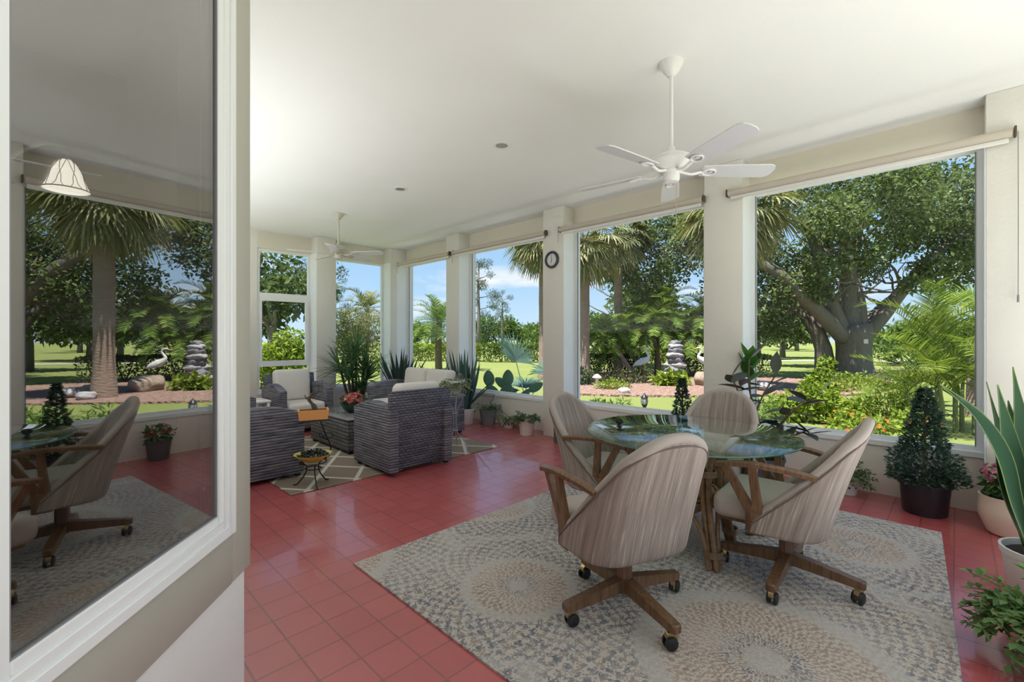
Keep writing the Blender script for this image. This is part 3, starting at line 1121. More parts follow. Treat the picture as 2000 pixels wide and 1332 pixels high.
# --------------------------------------------------------------------- fans
def make_fan(loc, rz, label, housing, drop, wh):
    root = empty('ceiling_fan', loc, rz, label, 'fan', 'ceiling fans')
    MB().lathe([(0.072, 0.0), (0.072, -0.012), (0.064, -0.03), (0.05, -0.055), (0.036, -0.07), (0.03, -0.082), (0.018, -0.088)], 28).build('canopy', housing, root)
    MB().lathe([(0.0125, -0.08), (0.0125, -drop)], 14).build('downrod', housing, root)
    z = -drop
    mt = MB().lathe([(0.0, z + 0.03), (0.022, z + 0.03), (0.026, z + 0.0), (0.05, z - 0.012), (0.085, z - 0.022), (0.118, z - 0.04), (0.122, z - 0.05), (0.118, z - 0.054),
                     (0.128, z - 0.062), (0.132, z - 0.074), (0.126, z - 0.080), (0.105, z - 0.098), (0.085, z - 0.112), (0.07, z - 0.118), (0.0, z - 0.118)], 36)
    mt.build('motor_housing', housing, root)
    MB().lathe([(0.06, z - 0.118), (0.062, z - 0.128), (0.048, z - 0.134), (0.05, z - 0.15), (0.05, z - 0.178), (0.04, z - 0.19), (0.0, z - 0.194)], 24).build('switch_cup', housing, root)
    for k in range(5):
        a = 2 * PI * k / 5
        mtx = Matrix.Rotation(a, 4, 'Z') @ Matrix.Translation((0, 0, z - 0.125)) @ Matrix.Rotation(R_(-13), 4, 'X')
        ir = MB()
        ir.tube([mtx @ p for p in spline([V(0.055, 0, 0), V(0.12, 0, -0.018), V(0.175, 0.0, -0.006), V(0.20, 0, -0.002)], 4)], 0.009, 6)
        ir.tube([mtx @ V(0.235 + 0.04 * math.cos(b), 0.030 * math.sin(b), -0.004) for b in [2 * PI * j / 20 for j in range(20)]], 0.0065, 6, closed=True)
        ir.lathe([(0.0, -0.003), (0.012, -0.003), (0.012, 0.003), (0, 0.003)], 8, tuple(mtx @ V(0.245, 0, -0.002)))
        bl = MB()
        out_ = [(0.19, -0.050), (0.30, -0.060), (0.50, -0.066), (0.60, -0.067), (0.628, -0.052), (0.64, -0.025), (0.64, 0.025), (0.628, 0.052), (0.60, 0.067), (0.50, 0.066), (0.30, 0.060), (0.19, 0.050)]
        n = len(out_)
        vs = [mtx @ V(x, y, 0.002) for x, y in out_] + [mtx @ V(x, y, 0.009) for x, y in out_]
        bl.add(vs, [tuple(reversed(range(n))), tuple(range(n, 2 * n))] + [(i, (i + 1) % n, n + (i + 1) % n, n + i) for i in range(n)])
        bo = bl.build('blade', wh, root, angle=30)
        ir.build('blade_iron', housing, bo)
    MB().tube([V(0.035, -0.03, z - 0.18), V(0.035, -0.03, z - 0.43)], 0.0016, 5).lathe([(0, 0.0), (0.006, 0.008), (0.004, 0.03), (0, 0.034)], 8, (0.035, -0.03, z - 0.46)).build('pull_chain', M['brass'], root)
    return root


make_fan((2.75, 1.29, CEIL), R_(26), 'white five-blade ceiling fan hanging above the glass dining table', M['white'], 0.565, M['fanblade'])
make_fan((2.80, 6.13, CEIL), R_(20), 'smaller-looking ceiling fan with cream motor above the wicker seating', M['cream'], 0.44, M['fanblade'])

# ---------------------------------------------------------- recessed lights
for i, (x, y, lb) in enumerate(((2.85, 2.93, 'white-rimmed recessed ceiling light closer to the dining fan'), (2.85, 4.62, 'white-rimmed recessed ceiling light farther off toward the wicker seating'))):
    r = empty('recessed_ceiling_light', (x, y, CEIL), 0, lb, 'ceiling light', 'recessed ceiling lights')
    MB().lathe([(0.055, -0.001), (0.058, -0.006), (0.075, -0.008), (0.086, -0.005), (0.088, -0.0005), (0.07, -0.0005)], 32, cap=False).build('trim_ring', M['pot_white'], r)
    MB().lathe([(0.054, -0.003), (0.045, -0.0015), (0.0, -0.0012)], 24).build('reflector', M['can_in'] if 'can_in' in M else M.setdefault('can_in', plain('grey can interior', (0.22, 0.22, 0.23), 0.3, 0.3)), r)

# ------------------------------------------------------------ roller shades
for y0, y1, lb, cord in ((-0.285, 1.61, 'rolled-up beige shade over the widest window, behind the rubber plant and topiary', -0.27),
                         (1.835, 3.70, 'rolled-up beige shade over the window behind the small dark candle holder', None),
                         (3.93, 5.92, 'rolled-up beige shade over the window with the fan palm leaf', None),
                         (6.02, 7.62, 'rolled-up beige shade over the narrow window next to the far corner', None)):
    r = empty('roller_shade', (4.635, (y0 + y1) / 2, 2.725), 0, lb, 'roller shade', 'rolled-up roller shades')
    h = (y1 - y0) / 2
    MB().tube([V(0, -h + 0.015, 0), V(0, h - 0.015, 0)], 0.030, 16).build('roll', M['shade'], r)
    MB().rbox((0.008, -h + 0.03, -0.062), (0.024, h - 0.03, -0.028), 0.004, 1).build('bottom_rail', M['shade_bar'], r)
    for q in (-1, 1):
        MB().rbox((-0.012, q * h - 0.006, -0.03), (0.044, q * h + 0.006, 0.04), 0.003, 1).build('bracket', M['twig'], r)
    if cord is not None:
        MB().tube([V(0.0, -h - 0.012, 0.0), V(0.0, -h - 0.013, -0.6), V(0.0, -h - 0.012, -1.12)], 0.0025, 5).tube([V(0.0, -h - 0.012, -1.12), V(0, -h - 0.012, -1.17)], 0.006, 8).build('pull_cord', M['seal'], r)
    else:
        MB().tube([V(0.0, h + 0.010, -0.01), V(0.0, h + 0.010, -0.16)], 0.003, 5).build('pull_cord', M['seal'], r)

# -------------------------------------------------------------------- clock
ck = empty('wall_clock', (4.678, 3.845, 2.36), 0, 'round dark-rimmed wall clock on the column behind the table', 'clock')
mt = Matrix.Rotation(-PI / 2, 4, 'Y')
rim = MB()
rim.lathe([(0.082, 0.0), (0.112, 0.0), (0.116, 0.012), (0.108, 0.03), (0.094, 0.034), (0.084, 0.024), (0.082, 0.012)], 40, cap=False)
rim.v = [tuple(mt @ Vector(p)) for p in rim.v]
rim.build('rim', M['clock_rim'], ck)
fc = MB().lathe([(0.0, 0.012), (0.083, 0.012), (0.083, 0.002), (0, 0.002)], 40)
fc.v = [tuple(mt @ Vector(p)) for p in fc.v]
fo = fc.build('dial', M['clock_face'], ck)
hd = MB()
for a, L, wd in ((2.9, 0.045, 0.007), (0.15, 0.066, 0.005)):
    d = V(0, math.sin(a), math.cos(a))
    hd.beam(V(-0.015, 0, 0) - d * 0.012, V(-0.015, 0, 0) + d * L, 0.002, wd, up=V(0, d.z, -d.y))
for k in range(12):
    a = k * PI / 6
    d = V(0, math.sin(a), math.cos(a))
    hd.beam(V(-0.0135, 0, 0) + d * 0.066, V(-0.0135, 0, 0) + d * 0.078, 0.002, 0.005, up=V(0, d.z, -d.y))
hd.build('hands', M['black'], ck)

# ------------------------------------------ pendant inside the house (seen through the pane)
pl = F * 1.75 - RT * 1.72 + V(0, 0, 1.995)
cl_ = empty('chandelier', pl, R_(-45), 'bell-shaped leaded glass lamp on a curved arm inside the house, behind the pane', 'lamp')
gs = NT('lit lamp glass')
em = gs.n('ShaderNodeEmission')
em.inputs[0].default_value = (1.0, 0.95, 0.86, 1)
em.inputs[1].default_value = 2.6
ls = gs.done(em.outputs[0])
bell = [(0.022, 0.0), (0.045, -0.022), (0.062, -0.055), (0.073, -0.09), (0.085, -0.12), (0.097, -0.14)]
MB().lathe([(r - 0.003, z) for r, z in bell[::-1]] + bell, 32, cap=False).build('lamp_shade', ls, cl_)
ld = MB()
for k in range(8):
    a = 2 * PI * k / 8
    for tw in (-0.5, 0.5):
        ld.tube([V((r + 0.002) * math.cos(a + tw * i / 5 * 1.6 * (1 if i < 4 else 0.8)), (r + 0.002) * math.sin(a + tw * i / 5 * 1.6 * (1 if i < 4 else 0.8)), z) for i, (r, z) in enumerate(bell)], 0.0018, 5)
ld.tube([V(0.098 * math.cos(2 * PI * j / 32), 0.098 * math.sin(2 * PI * j / 32), -0.14) for j in range(32)], 0.003, 5, closed=True)
ld.build('leading', M['iron'], cl_)
cl_.scale = (0.72, 0.72, 0.85)
MB().lathe([(0.0, 0.05), (0.012, 0.048), (0.02, 0.03), (0.03, 0.018), (0.034, 0.0), (0.024, -0.006), (0, -0.006)], 20).build('fitter', M['iron'], cl_)
MB().tube(spline([(0, 0, 0.045), (-0.03, 0, 0.065), (-0.12, 0, 0.075), (-0.26, 0, 0.03), (-0.36, 0, -0.05)], 6), 0.010, 8).build('arm', M['pot_white'], cl_)
MB().tube([V(-0.36, 0, -0.10), V(-0.36, 0, 1.2)], 0.012, 8).lathe([(0, 0), (0.04, 0.02), (0.05, 0.05), (0.02, 0.1)], 16, (-0.36, 0, -0.15)).build('stem', M['iron'], cl_)
# ============================================================ potted plants
def rdir(rng, zlo=-1.0, zhi=1.0):
    z = rng.uniform(zlo, zhi)
    a = rng.uniform(0, 2 * PI)
    k = math.sqrt(max(0, 1 - z * z))
    return V(k * math.cos(a), k * math.sin(a), z)


def pot(parent, mat, r, h, style='taper', n=28, soil=True):
    """a hollow pot of rim radius r with soil inside; returns the soil height"""
    if style == 'taper':
        pr = [(r * 0.74, 0.0), (r * 0.78, 0.01), (r * 0.96, h * 0.88), (r * 1.0, h * 0.885), (r * 1.02, h), (r * 0.95, h), (r * 0.90, h * 0.86), (0.0, h * 0.86)]
    elif style == 'nursery':
        pr = [(r * 0.80, 0.0), (r * 0.84, 0.008), (r * 0.95, h * 0.90), (r * 1.03, h * 0.905), (r * 1.04, h), (r * 0.98, h), (r * 0.93, h * 0.88), (0.0, h * 0.88)]
    elif style == 'round':
        pr = [(r * 0.62, 0.0), (r * 0.72, 0.01), (r * 0.98, h * 0.45), (r * 1.0, h * 0.65), (r * 0.95, h * 0.93), (r * 0.98, h), (r * 0.9, h), (r * 0.87, h * 0.88), (0.0, h * 0.88)]
    elif style == 'bowl':
        pr = [(r * 0.35, 0.0), (r * 0.42, 0.008), (r * 0.78, h * 0.40), (r * 0.97, h * 0.85), (r * 1.0, h), (r * 0.95, h), (r * 0.90, h * 0.85), (0.0, h * 0.80)]
    else:
        pr = [(r * 0.90, 0.0), (r * 0.93, 0.008), (r * 1.0, h * 0.985), (r * 0.99, h), (r * 0.93, h), (r * 0.92, h * 0.88), (0.0, h * 0.88)]
    MB().lathe(pr, n).build('pot', mat, parent, angle=35)
    zs = pr[-1][1]
    if soil:
        MB().lathe([(r * 0.88, zs - 0.002), (r * 0.87, zs + 0.012), (r * 0.5, zs + 0.02), (0, zs + 0.022)], 20).build('soil', M['soil'], parent)
    return zs + 0.015


def plant(label, loc, cat='potted plant', name='potted_plant', group=None):
    return empty(name, loc, 0, label, cat, group)


def bush_leaves(mb, rng, c, rad, n, L, W, lo=0.55):
    c = Vector(c)
    for _ in range(n):
        d = rdir(rng)
        k = rng.uniform(lo, 1.0)
        p = c + V(d.x * rad[0], d.y * rad[1], d.z * rad[2]) * k
        o = (d + rdir(rng) * 0.8).normalized()
        l_ = L * rng.uniform(0.7, 1.25)
        mb.leafquad(p, o, (d + rdir(rng) * 0.6 + V(0, 0, 0.4)), l_, W * l_ / L)


def sprigs(mb_leaf, mb_stem, rng, base, n, h, spread, L, W, per=9, droop=1.2, sr=0.0025):
    """leafy stems that rise from BASE and arch outwards"""
    base = Vector(base)
    for i in range(n):
        a = rng.uniform(0, 2 * PI)
        q = math.sqrt(rng.uniform(0.03, 1))
        d = V(math.cos(a) * q * spread, math.sin(a) * q * spread, h * rng.uniform(0.65, 1.0)).normalized()
        l_ = h * rng.uniform(0.7, 1.1)
        p = base + V(math.cos(a), math.sin(a), 0) * q * 0.03
        pts = [p.copy()]
        for k in range(per):
            p = p + d * l_ / per
            d = (d + V(0, 0, -droop * 0.12 * q)).normalized()
            pts.append(p.copy())
            if k >= 1:
                for s in (-1, 1):
                    o = d.cross(V(rng.uniform(-1, 1), rng.uniform(-1, 1), 1)).normalized() * s
                    o = (o + d * 0.5 + V(0, 0, 0.15)).normalized()
                    mb_leaf.leafquad(p, o, V(0, 0, 1) + rdir(rng) * 0.4, L * rng.uniform(0.7, 1.2), W * rng.uniform(0.8, 1.1))
        mb_stem.tube(pts, sr, 4)
        mb_leaf.leafquad(p, d, V(0, 0, 1), L, W)


def flowers(mb, rng, c, n, rad, size, hz=0.5):
    for _ in range(n):
        d = rdir(rng, -0.1, 1)
        p = Vector(c) + V(d.x * rad[0], d.y * rad[1], d.z * rad[2]) * rng.uniform(0.7, 1.05)
        nrm = (d + V(0, 0, 0.4)).normalized()
        s = nrm.orthogonal().normalized()
        b = nrm.cross(s)
        a0 = rng.uniform(0, 6)
        for k in range(5):
            a = a0 + k * 2 * PI / 5
            mb.leafquad(p, (s * math.cos(a) + b * math.sin(a) + nrm * 0.45), nrm, size, size * 0.85)


def swords(mb, rng, c, n, L, W, spread, rad, bend=0.3, prof='sword', seg=5, fold=0.22, tw=0.5):
    c = Vector(c)
    for i in range(n):
        a = 2 * PI * i / n * 2.39996 * n / (2 * PI) if n > 8 else 2 * PI * i / n + rng.uniform(-0.3, 0.3)
        q = math.sqrt((i + 0.5) / n)
        d = V(math.cos(a) * q * spread, math.sin(a) * q * spread, 1).normalized()
        up = V(-math.cos(a), -math.sin(a), 0.25)
        mb.blade(c + V(math.cos(a), math.sin(a), 0) * q * rad, d, up, L * rng.uniform(0.65, 1.0), W * rng.uniform(0.8, 1.1), seg, bend * q, fold, prof, rng.uniform(-tw, tw))


# tall yucca with stiff rosettes, in the far corner
rng = random.Random(5)
p = plant('tall spiky yucca with several rosettes in front of the far corner window', (3.52, 7.06, 0))
zs = pot(p, M['pot_grey'], 0.20, 0.32)
tk, fo = MB(), MB()
for (x, y, h, n) in ((-0.05, 0.02, 0.95, 60), (0.10, -0.05, 0.80, 55), (-0.13, -0.08, 0.66, 50), (0.05, 0.1, 1.10, 50), (0.17, 0.06, 0.62, 45), (-0.16, 0.06, 0.82, 45), (0.0, -0.12, 0.5, 40)):
    tk.tube(spline([(x * 0.4, y * 0.4, zs - 0.03), (x * 0.8, y * 0.8, h * 0.5), (x * 1.4, y * 1.4, h)], 4), [0.022] * 8 + [0.014], 8)
    for i in range(n):
        d = rdir(rng, -0.45, 0.97)
        fo.blade(V(x * 1.4, y * 1.4, h) + d * 0.015, d + V(0, 0, 0.25), V(0, 0, 1) + rdir(rng) * 0.1, rng.uniform(0.36, 0.58), 0.036, 4, 0.9, 0.2, 'spear')
tk.build('trunk', M['twig'], p)
fo.build('foliage', M['l_yucca'], p)

# blue grey sword plant beside it
rng = random.Random(6)
p = plant('dark blue-green sword plant between the yucca and the loveseat', (4.22, 6.84, 0))
zs = pot(p, M['pot_grey'], 0.17, 0.36, 'straight')
fo = MB()
swords(fo, rng, (0, 0, zs), 30, 0.92, 0.075, 0.62, 0.07, 0.15)
fo.build('foliage', M['l_agave'], p)
rng = random.Random(16)
p = plant('small spiky aloe just behind the loveseat cushions by the corner column', (4.44, 6.22, 0))
zs = pot(p, M['pot_dark'], 0.13, 0.40, 'straight')
fo = MB()
swords(fo, rng, (0, 0, zs), 13, 0.66, 0.05, 0.65, 0.04, 0.3)
fo.build('foliage', M['l_agave'], p)

# snake plant by the third column
rng = random.Random(7)
p = plant('tall snake plant in a blush pot against the column beside the lawn window', (4.50, 5.45, 0))
zs = pot(p, M['pot_pink'], 0.145, 0.235, 'straight')
fo = MB()
swords(fo, rng, (0, 0, zs), 26, 1.02, 0.09, 0.28, 0.085, 0.05, tw=1.0)
for a, L in ((2.2, 0.75), (4.9, 0.8), (-0.55, 0.8), (-0.9, 0.7)):
    fo.blade((0.03 * math.cos(a), 0.03 * math.sin(a), zs), V(math.cos(a) * 0.9, math.sin(a) * 0.9, 1), V(-math.cos(a), -math.sin(a), 0.3), L, 0.05, 6, 0.5, 0.2, 'sword')
fo.build('foliage', M['l_blue'], p)

rng = random.Random(8)
p = plant('grey woven-look pot of short green shoots under the lawn window', (4.70, 5.13, 0))
zs = pot(p, M['pot_grey'], 0.135, 0.235)
fo, stm = MB(), MB()
sprigs(fo, stm, rng, (0, 0, zs), 22, 0.20, 0.45, 0.045, 0.02, 7)
stm.build('stem', M['stem'], p)
fo.build('foliage', M['l_mid'], p)

rng = random.Random(9)
p = plant('small square-patterned white pot with pale bushy plant on the red tiles', (4.72, 4.71, 0))
zs = pot(p, M['pot_white'], 0.078, 0.135)
fo, stm = MB(), MB()
sprigs(fo, stm, rng, (0, 0, zs), 34, 0.16, 0.9, 0.036, 0.024, 7)
stm.build('stem', M['stem'], p)
fo.build('foliage', M['l_sage'], p)
dt = MB()
for k in range(8):
    a = 2 * PI * k / 8
    d = V(math.cos(a), math.sin(a), 0)
    dt.rbox((0.069, -0.014, 0.05), (0.0745, 0.014, 0.085), 0.002, 1, Matrix.Rotation(a, 4, 'Z'))
dt.build('motif', M['clock_rim'], p)

rng = random.Random(10)
p = plant('white pot with low grey-green succulents at the foot of the clock column', (4.56, 4.20, 0))
zs = pot(p, M['pot_pink'], 0.115, 0.235)
fo, stm = MB(), MB()
sprigs(fo, stm, rng, (0, 0, zs), 60, 0.15, 0.7, 0.04, 0.024, 6)
stm.build('stem', M['stem'], p)
fo.build('foliage', M['l_mid'], p)

# charcoal planter behind the far dining chair
p = plant('charcoal planter box standing behind the dining chair beside the clock column', (4.56, 3.56, 0), 'planter', 'planter')
bx = MB()
o_, i_ = 0.09, 0.075
bx.prism([(-o_, -o_), (o_, -o_), (o_, o_), (-o_, o_)], 2, 0, 0.04)
for a, b, c, d in ((-o_, o_, -o_, -i_), (-o_, o_, i_, o_), (-o_, -i_, -i_, i_), (i_, o_, -i_, i_)):
    bx.box((a, c, 0.04), (b, d, 0.50))
bx.build('body', M['pot_dark'], p, smooth=False)
MB().rbox((-i_, -i_, 0.4), (i_, i_, 0.46), 0.01).build('soil', M['soil'], p)

# red flowered pot under window 2
rng = random.Random(11)
p = plant('low pot of dark red flowers under the window ledge behind the table', (4.73, 2.86, 0))
zs = pot(p, M['pot_dark'], 0.12, 0.22)
fo, fl_ = MB(), MB()
bush_leaves(fo, rng, (0, 0, zs + 0.07), (0.14, 0.14, 0.09), 160, 0.06, 0.03, 0.2)
flowers(fl_, rng, (0, 0, zs + 0.08), 34, (0.14, 0.14, 0.10), 0.022)
fo.build('foliage', M['l_mid'], p)
fl_.build('flower', M['flower_dark'], p)


def topiary(p, rng, zs, h, r, n, L):
    fo, stm = MB(), MB()
    stm.tube([V(0, 0, zs - 0.02), V(0.01, 0, zs + h * 0.5), V(0, 0, zs + h * 0.93)], [0.014, 0.010, 0.004], 7)
    for _ in range(n):
        t = rng.random() ** 1.5
        a = rng.uniform(0, 2 * PI)
        # full skirt below, a slimmer spire above
        rr = r * (1.0 - 0.10 * t / 0.3 if t < 0.3 else 0.62 * (1 - (t - 0.3) / 0.7) ** 0.75 + 0.06)
        rr *= 1 + 0.10 * math.sin(a * 3 + t * 9)
        k = rng.uniform(0.45, 1.05)
        pt_ = V(math.cos(a) * rr * k, math.sin(a) * rr * k, zs + 0.02 + h * t)
        d = V(math.cos(a), math.sin(a), rng.uniform(-0.3, 0.9)) + rdir(rng) * 0.6
        fo.leafquad(pt_, d, V(0, 0, 1) + rdir(rng) * 0.7, L * rng.uniform(0.7, 1.3), L * 0.62)
    stm.build('stem', M['twig'], p)
    fo.build('foliage', M['l_box'], p)


rng = random.Random(12)
p = plant('potted conical topiary with full skirt in a black nursery pot by the ledge', (4.60, 0.175, 0), 'topiary', 'topiary')
zs = pot(p, M['pot_black'], 0.155, 0.235, 'nursery')
topiary(p, rng, zs, 0.68, 0.215, 3600, 0.034)
rng = random.Random(13)
p = plant('slim conical topiary at the window behind the table, next to the pale column', (4.62, 2.05, 0), 'topiary', 'topiary')
zs = pot(p, M['pot_black'], 0.12, 0.22, 'nursery')
topiary(p, rng, zs, 0.66, 0.15, 2200, 0.034)

# rubber plant
rng = random.Random(14)
p = plant('rubber plant with dark glossy oval leaves behind the glass table', (4.36, 1.18, 0))
zs = pot(p, M['pot_dark'], 0.14, 0.28)
stm, fo = MB(), MB()
def rubber_stem(pts, leaves):
    pts = spline(pts, 5)
    stm.tube(pts, [0.011 - 0.006 * i / len(pts) for i in range(len(pts))], 7)
    n = len(pts)
    for i in range(leaves):
        k = 0.25 + 0.75 * i / max(1, leaves - 1)
        q = pts[min(n - 1, int(k * (n - 1)))]
        a = i * 2.4 + rng.uniform(-0.4, 0.4)
        d = V(math.cos(a), math.sin(a), rng.uniform(-0.35, 0.75))
        if i == leaves - 1:
            d = d * 0.5 + V(0, 0, 0.6)
        pe = q + d.normalized() * 0.035
        stm.tube([q, pe], 0.003, 5)
        fo.blade(pe, d, V(0, 0, 1) + rdir(rng) * 0.35, rng.uniform(0.17, 0.24), rng.uniform(0.085, 0.11), 6, 2.0, 0.10, 'leaf')
for pts, lv_ in (([(0, 0, zs), (-0.03, 0.04, 0.55), (-0.06, 0.12, 0.85), (-0.04, 0.13, 1.12)], 11),
                 ([(0.02, 0, zs), (0.0, -0.08, 0.52), (0.0, -0.22, 0.72), (0.02, -0.36, 0.83)], 11),
                 ([(0, 0.02, zs), (-0.08, 0.1, 0.5), (-0.02, 0.03, 0.80), (0.05, -0.05, 0.98)], 9),
                 ([(0, -0.02, zs), (0.02, -0.12, 0.42), (0.04, -0.25, 0.52), (0.03, -0.33, 0.50)], 7),
                 ([(0, 0, zs), (0.05, 0.12, 0.5), (0.08, 0.26, 0.82), (0.08, 0.32, 0.95)], 6)):
    rubber_stem(pts, lv_)
bush_leaves(fo, rng, (0, -0.02, 0.40), (0.18, 0.18, 0.14), 26, 0.13, 0.06, 0.5)
stm.build('stem', M['twig'], p)
fo.build('foliage', M['l_rubber'], p)
# fiddle leaf fig next to it
rng = random.Random(15)
p = plant('young fiddle-leaf fig with upright lobed bright green leaves beside the column', (4.66, 1.41, 0))
zs = pot(p, M['pot_white'], 0.10, 0.22)
stm, fo = MB(), MB()
stm.tube(spline([(0, 0, zs), (0.01, -0.01, 0.6), (-0.01, 0.0, 1.08)], 5), [0.010] * 6 + [0.006] * 5, 7)
for i in range(9):
    a = i * 2.4 + 2.0
    z = 0.88 + 0.028 * i
    d = V(math.cos(a) * 0.6, math.sin(a) * 0.6, 0.45 + 0.12 * i)
    fo.blade((0, 0, z), d, V(-math.cos(a), -math.sin(a), 0.6), 0.19, 0.115, 6, 1.6, 0.14, 'leaf')
stm.build('stem', M['twig'], p)
fo.build('foliage', M['l_fig'], p)

# blue and white pot
rng = random.Random(17)
p = plant('little leafy plant in a blue-patterned white pot on the tiles by the ledge', (4.72, 0.665, 0))
zs = pot(p, M['pot_white'], 0.088, 0.155)
dt = MB()
for k in range(9):
    a = 2 * PI * k / 9
    for z, r in ((0.065, 0.012), (0.10, 0.007)):
        aa = a + (0.35 if z > 0.08 else 0)
        rr = 0.0655 + 0.0185 * z / 0.155
        c = V(math.cos(aa) * rr, math.sin(aa) * rr, z)
        dt.lathe([(0, 0.003), (r * 0.8, 0.002), (r, -0.002), (0, -0.003)], 8)
        m_ = Matrix.Translation(c) @ V(math.cos(aa), math.sin(aa), -0.12).to_track_quat('Z', 'Y').to_matrix().to_4x4()
        dt.v[-32:] = [tuple(m_ @ Vector(q)) for q in dt.v[-32:]]
dt.build('motif', plain('cobalt glaze', (0.03, 0.06, 0.22), 0.3), p)
fo, stm = MB(), MB()
sprigs(fo, stm, rng, (0, 0, zs), 30, 0.17, 0.8, 0.035, 0.022, 7)
stm.build('stem', M['stem'], p)
fo.build('foliage', M['l_mid'], p)

# cream pot with pink flowers
rng = random.Random(18)
p = plant('cream bell-shaped pot of pink flowers in front of the end column', (4.47, -0.25, 0))
zs = pot(p, M['pot_cream'], 0.155, 0.255, 'round')
fo, fl_ = MB(), MB()
bush_leaves(fo, rng, (0, 0, zs + 0.08), (0.13, 0.13, 0.11), 320, 0.06, 0.032, 0.2)
flowers(fl_, rng, (0, 0, zs + 0.13), 90, (0.135, 0.135, 0.13), 0.024)
fo.build('foliage', M['l_mid'], p)
fl_.build('flower', M['flower_pink'], p)

# big snake plant at the picture's edge
rng = random.Random(19)
p = plant('large snake plant with broad upright leaves in a pale pot, nearest the viewer', (3.385, -0.315, 0))
zs = pot(p, M['pot_white'], 0.165, 0.27)
fo, mg = MB(), MB()


def edged(k0, seg):
    """pale margin along both edges of the blade just added"""
    for j in (0, 2):
        mg.tube([V(*fo.v[k0 + i * 3 + j]) for i in range(seg + 1)], 0.0022, 5)


for x, y, dx, dy, L, W, b in ((-0.05, 0.05, -0.06, 0.14, 0.84, 0.11, 0.15), (0.03, 0.02, -0.02, 0.10, 0.92, 0.125, 0.1), (-0.02, -0.03, -0.20, -0.12, 0.80, 0.12, 0.2),
                              (0.06, -0.03, 0.10, -0.10, 0.85, 0.12, 0.1), (-0.07, 0.0, -0.24, -0.02, 0.62, 0.10, 0.3), (0.0, 0.06, 0.16, 0.16, 0.85, 0.11, 0.2),
                              (0.04, -0.07, -0.05, -0.28, 0.7, 0.11, 0.2), (-0.06, -0.05, -0.28, -0.25, 0.66, 0.10, 0.4), (0.07, 0.04, 0.25, 0.1, 0.75, 0.10, 0.2)):
    k0 = len(fo.v)
    fo.blade((x, y, zs), V(dx, dy, 1), -F + V(-0.2, 0.2, 0.1), L, W, 10, b, 0.14, 'broad', rng.uniform(-0.9, 0.9))
    edged(k0, 10)
for k in range(5):
    a = rng.uniform(0, 6)
    k0 = len(fo.v)
    fo.blade((0.05 * math.cos(a), 0.05 * math.sin(a), zs), V(math.cos(a) * 0.22, math.sin(a) * 0.22, 1), -F, rng.uniform(0.5, 0.72), 0.10, 8, 0.2, 0.14, 'broad', rng.uniform(-0.8, 0.8))
    edged(k0, 8)
# one long leaf that leans far out towards the window
pp = spline([RT * -0.07 + V(0, 0, zs), RT * -0.15 + V(0, 0, 0.50), RT * -0.215 + V(0, 0, 0.74), RT * -0.31 + F * 0.03 + V(0, 0, 0.93), RT * -0.47 + F * 0.06 + V(0, 0, 1.08)], 4)
k0 = len(fo.v)
n = len(pp) - 1
for i, q in enumerate(pp):
    tn = (pp[min(n, i + 1)] - pp[max(0, i - 1)]).normalized()
    sd_ = tn.cross(-F).normalized()
    t_ = i / n
    w_ = 0.041 * (0.30 + 0.70 * math.sin(PI * min(1, t_ * 0.86 + 0.02)) ** 1.3) * (1 - t_ ** 3) + 0.0006
    fo.v.extend([tuple(q - sd_ * w_), tuple(q + F * 0.006), tuple(q + sd_ * w_)])
for i in range(n):
    for j in range(2):
        fo.f.append((k0 + i * 3 + j, k0 + i * 3 + j + 1, k0 + (i + 1) * 3 + j + 1, k0 + (i + 1) * 3 + j))
edged(k0, n)
mg.build('leaf_margin', leafmat('pale leaf margin', (0.16, 0.24, 0.09), (0.22, 0.30, 0.12), 0.1), p)
fo.build('foliage', M['l_snake'], p)

rng = random.Random(20)
p = plant('bushy light green herb in a celadon pot at the bottom corner of the room', (2.74, -0.29, 0))
zs = pot(p, M['pot_celadon'], 0.105, 0.20)
fo, stm = MB(), MB()
sprigs(fo, stm, rng, (0, 0, zs), 85, 0.25, 0.85, 0.042, 0.028, 9, 1.6)
stm.build('stem', M['stem'], p)
fo.build('foliage', M['l_herb'], p)

# ------------------------------------------------ stands and small planters
rng = random.Random(21)
p = empty('plant_stand', (1.63, 4.07, 0.011), 0, 'two-tier dark iron plant stand in front of the wicker sofa end', 'plant stand')
for k in range(3):
    a = R_(-100 + 120 * k)
    d = V(math.cos(a), math.sin(a), 0)
    MB().tube(spline([d * 0.17 + V(0, 0, 0.006), d * 0.135 + V(0, 0, 0.015), d * 0.07 + V(0, 0, 0.10), d * 0.06 + V(0, 0, 0.17), d * 0.11 + V(0, 0, 0.205)], 5), 0.006, 7).build('leg', M['iron'], p)
rn = MB()
for r, z in ((0.11, 0.205), (0.065, 0.15)):
    rn.tube([V(r * math.cos(2 * PI * j / 28), r * math.sin(2 * PI * j / 28), z) for j in range(28)], 0.005, 6, closed=True)
rn.build('lower_ring', M['iron'], p)
MB().tube(spline([(0.105, 0.042, 0.205), (0.178, 0.07, 0.245), (0.185, 0.075, 0.31), (0.13, 0.05, 0.42), (0.10, 0.04, 0.50), (0.06, 0.02, 0.575)], 6), 0.006, 7).build('upright', M['iron'], p)
sc_ = MB()
for s in (-1, 1):
    sc_.tube(spline([(0.15, 0.06, 0.37), (0.14 + s * 0.05, 0.05 - s * 0.03, 0.41), (0.12 + s * 0.035, 0.05, 0.44), (0.11, 0.045, 0.40)], 6), 0.004, 6)
sc_.build('scroll', M['iron'], p)
MB().rbox((-0.125, -0.085, 0.575), (0.125, 0.085, 0.584), 0.003, 1, Matrix.Rotation(R_(-20), 4, 'Z')).build('top_plate', M['iron'], p)
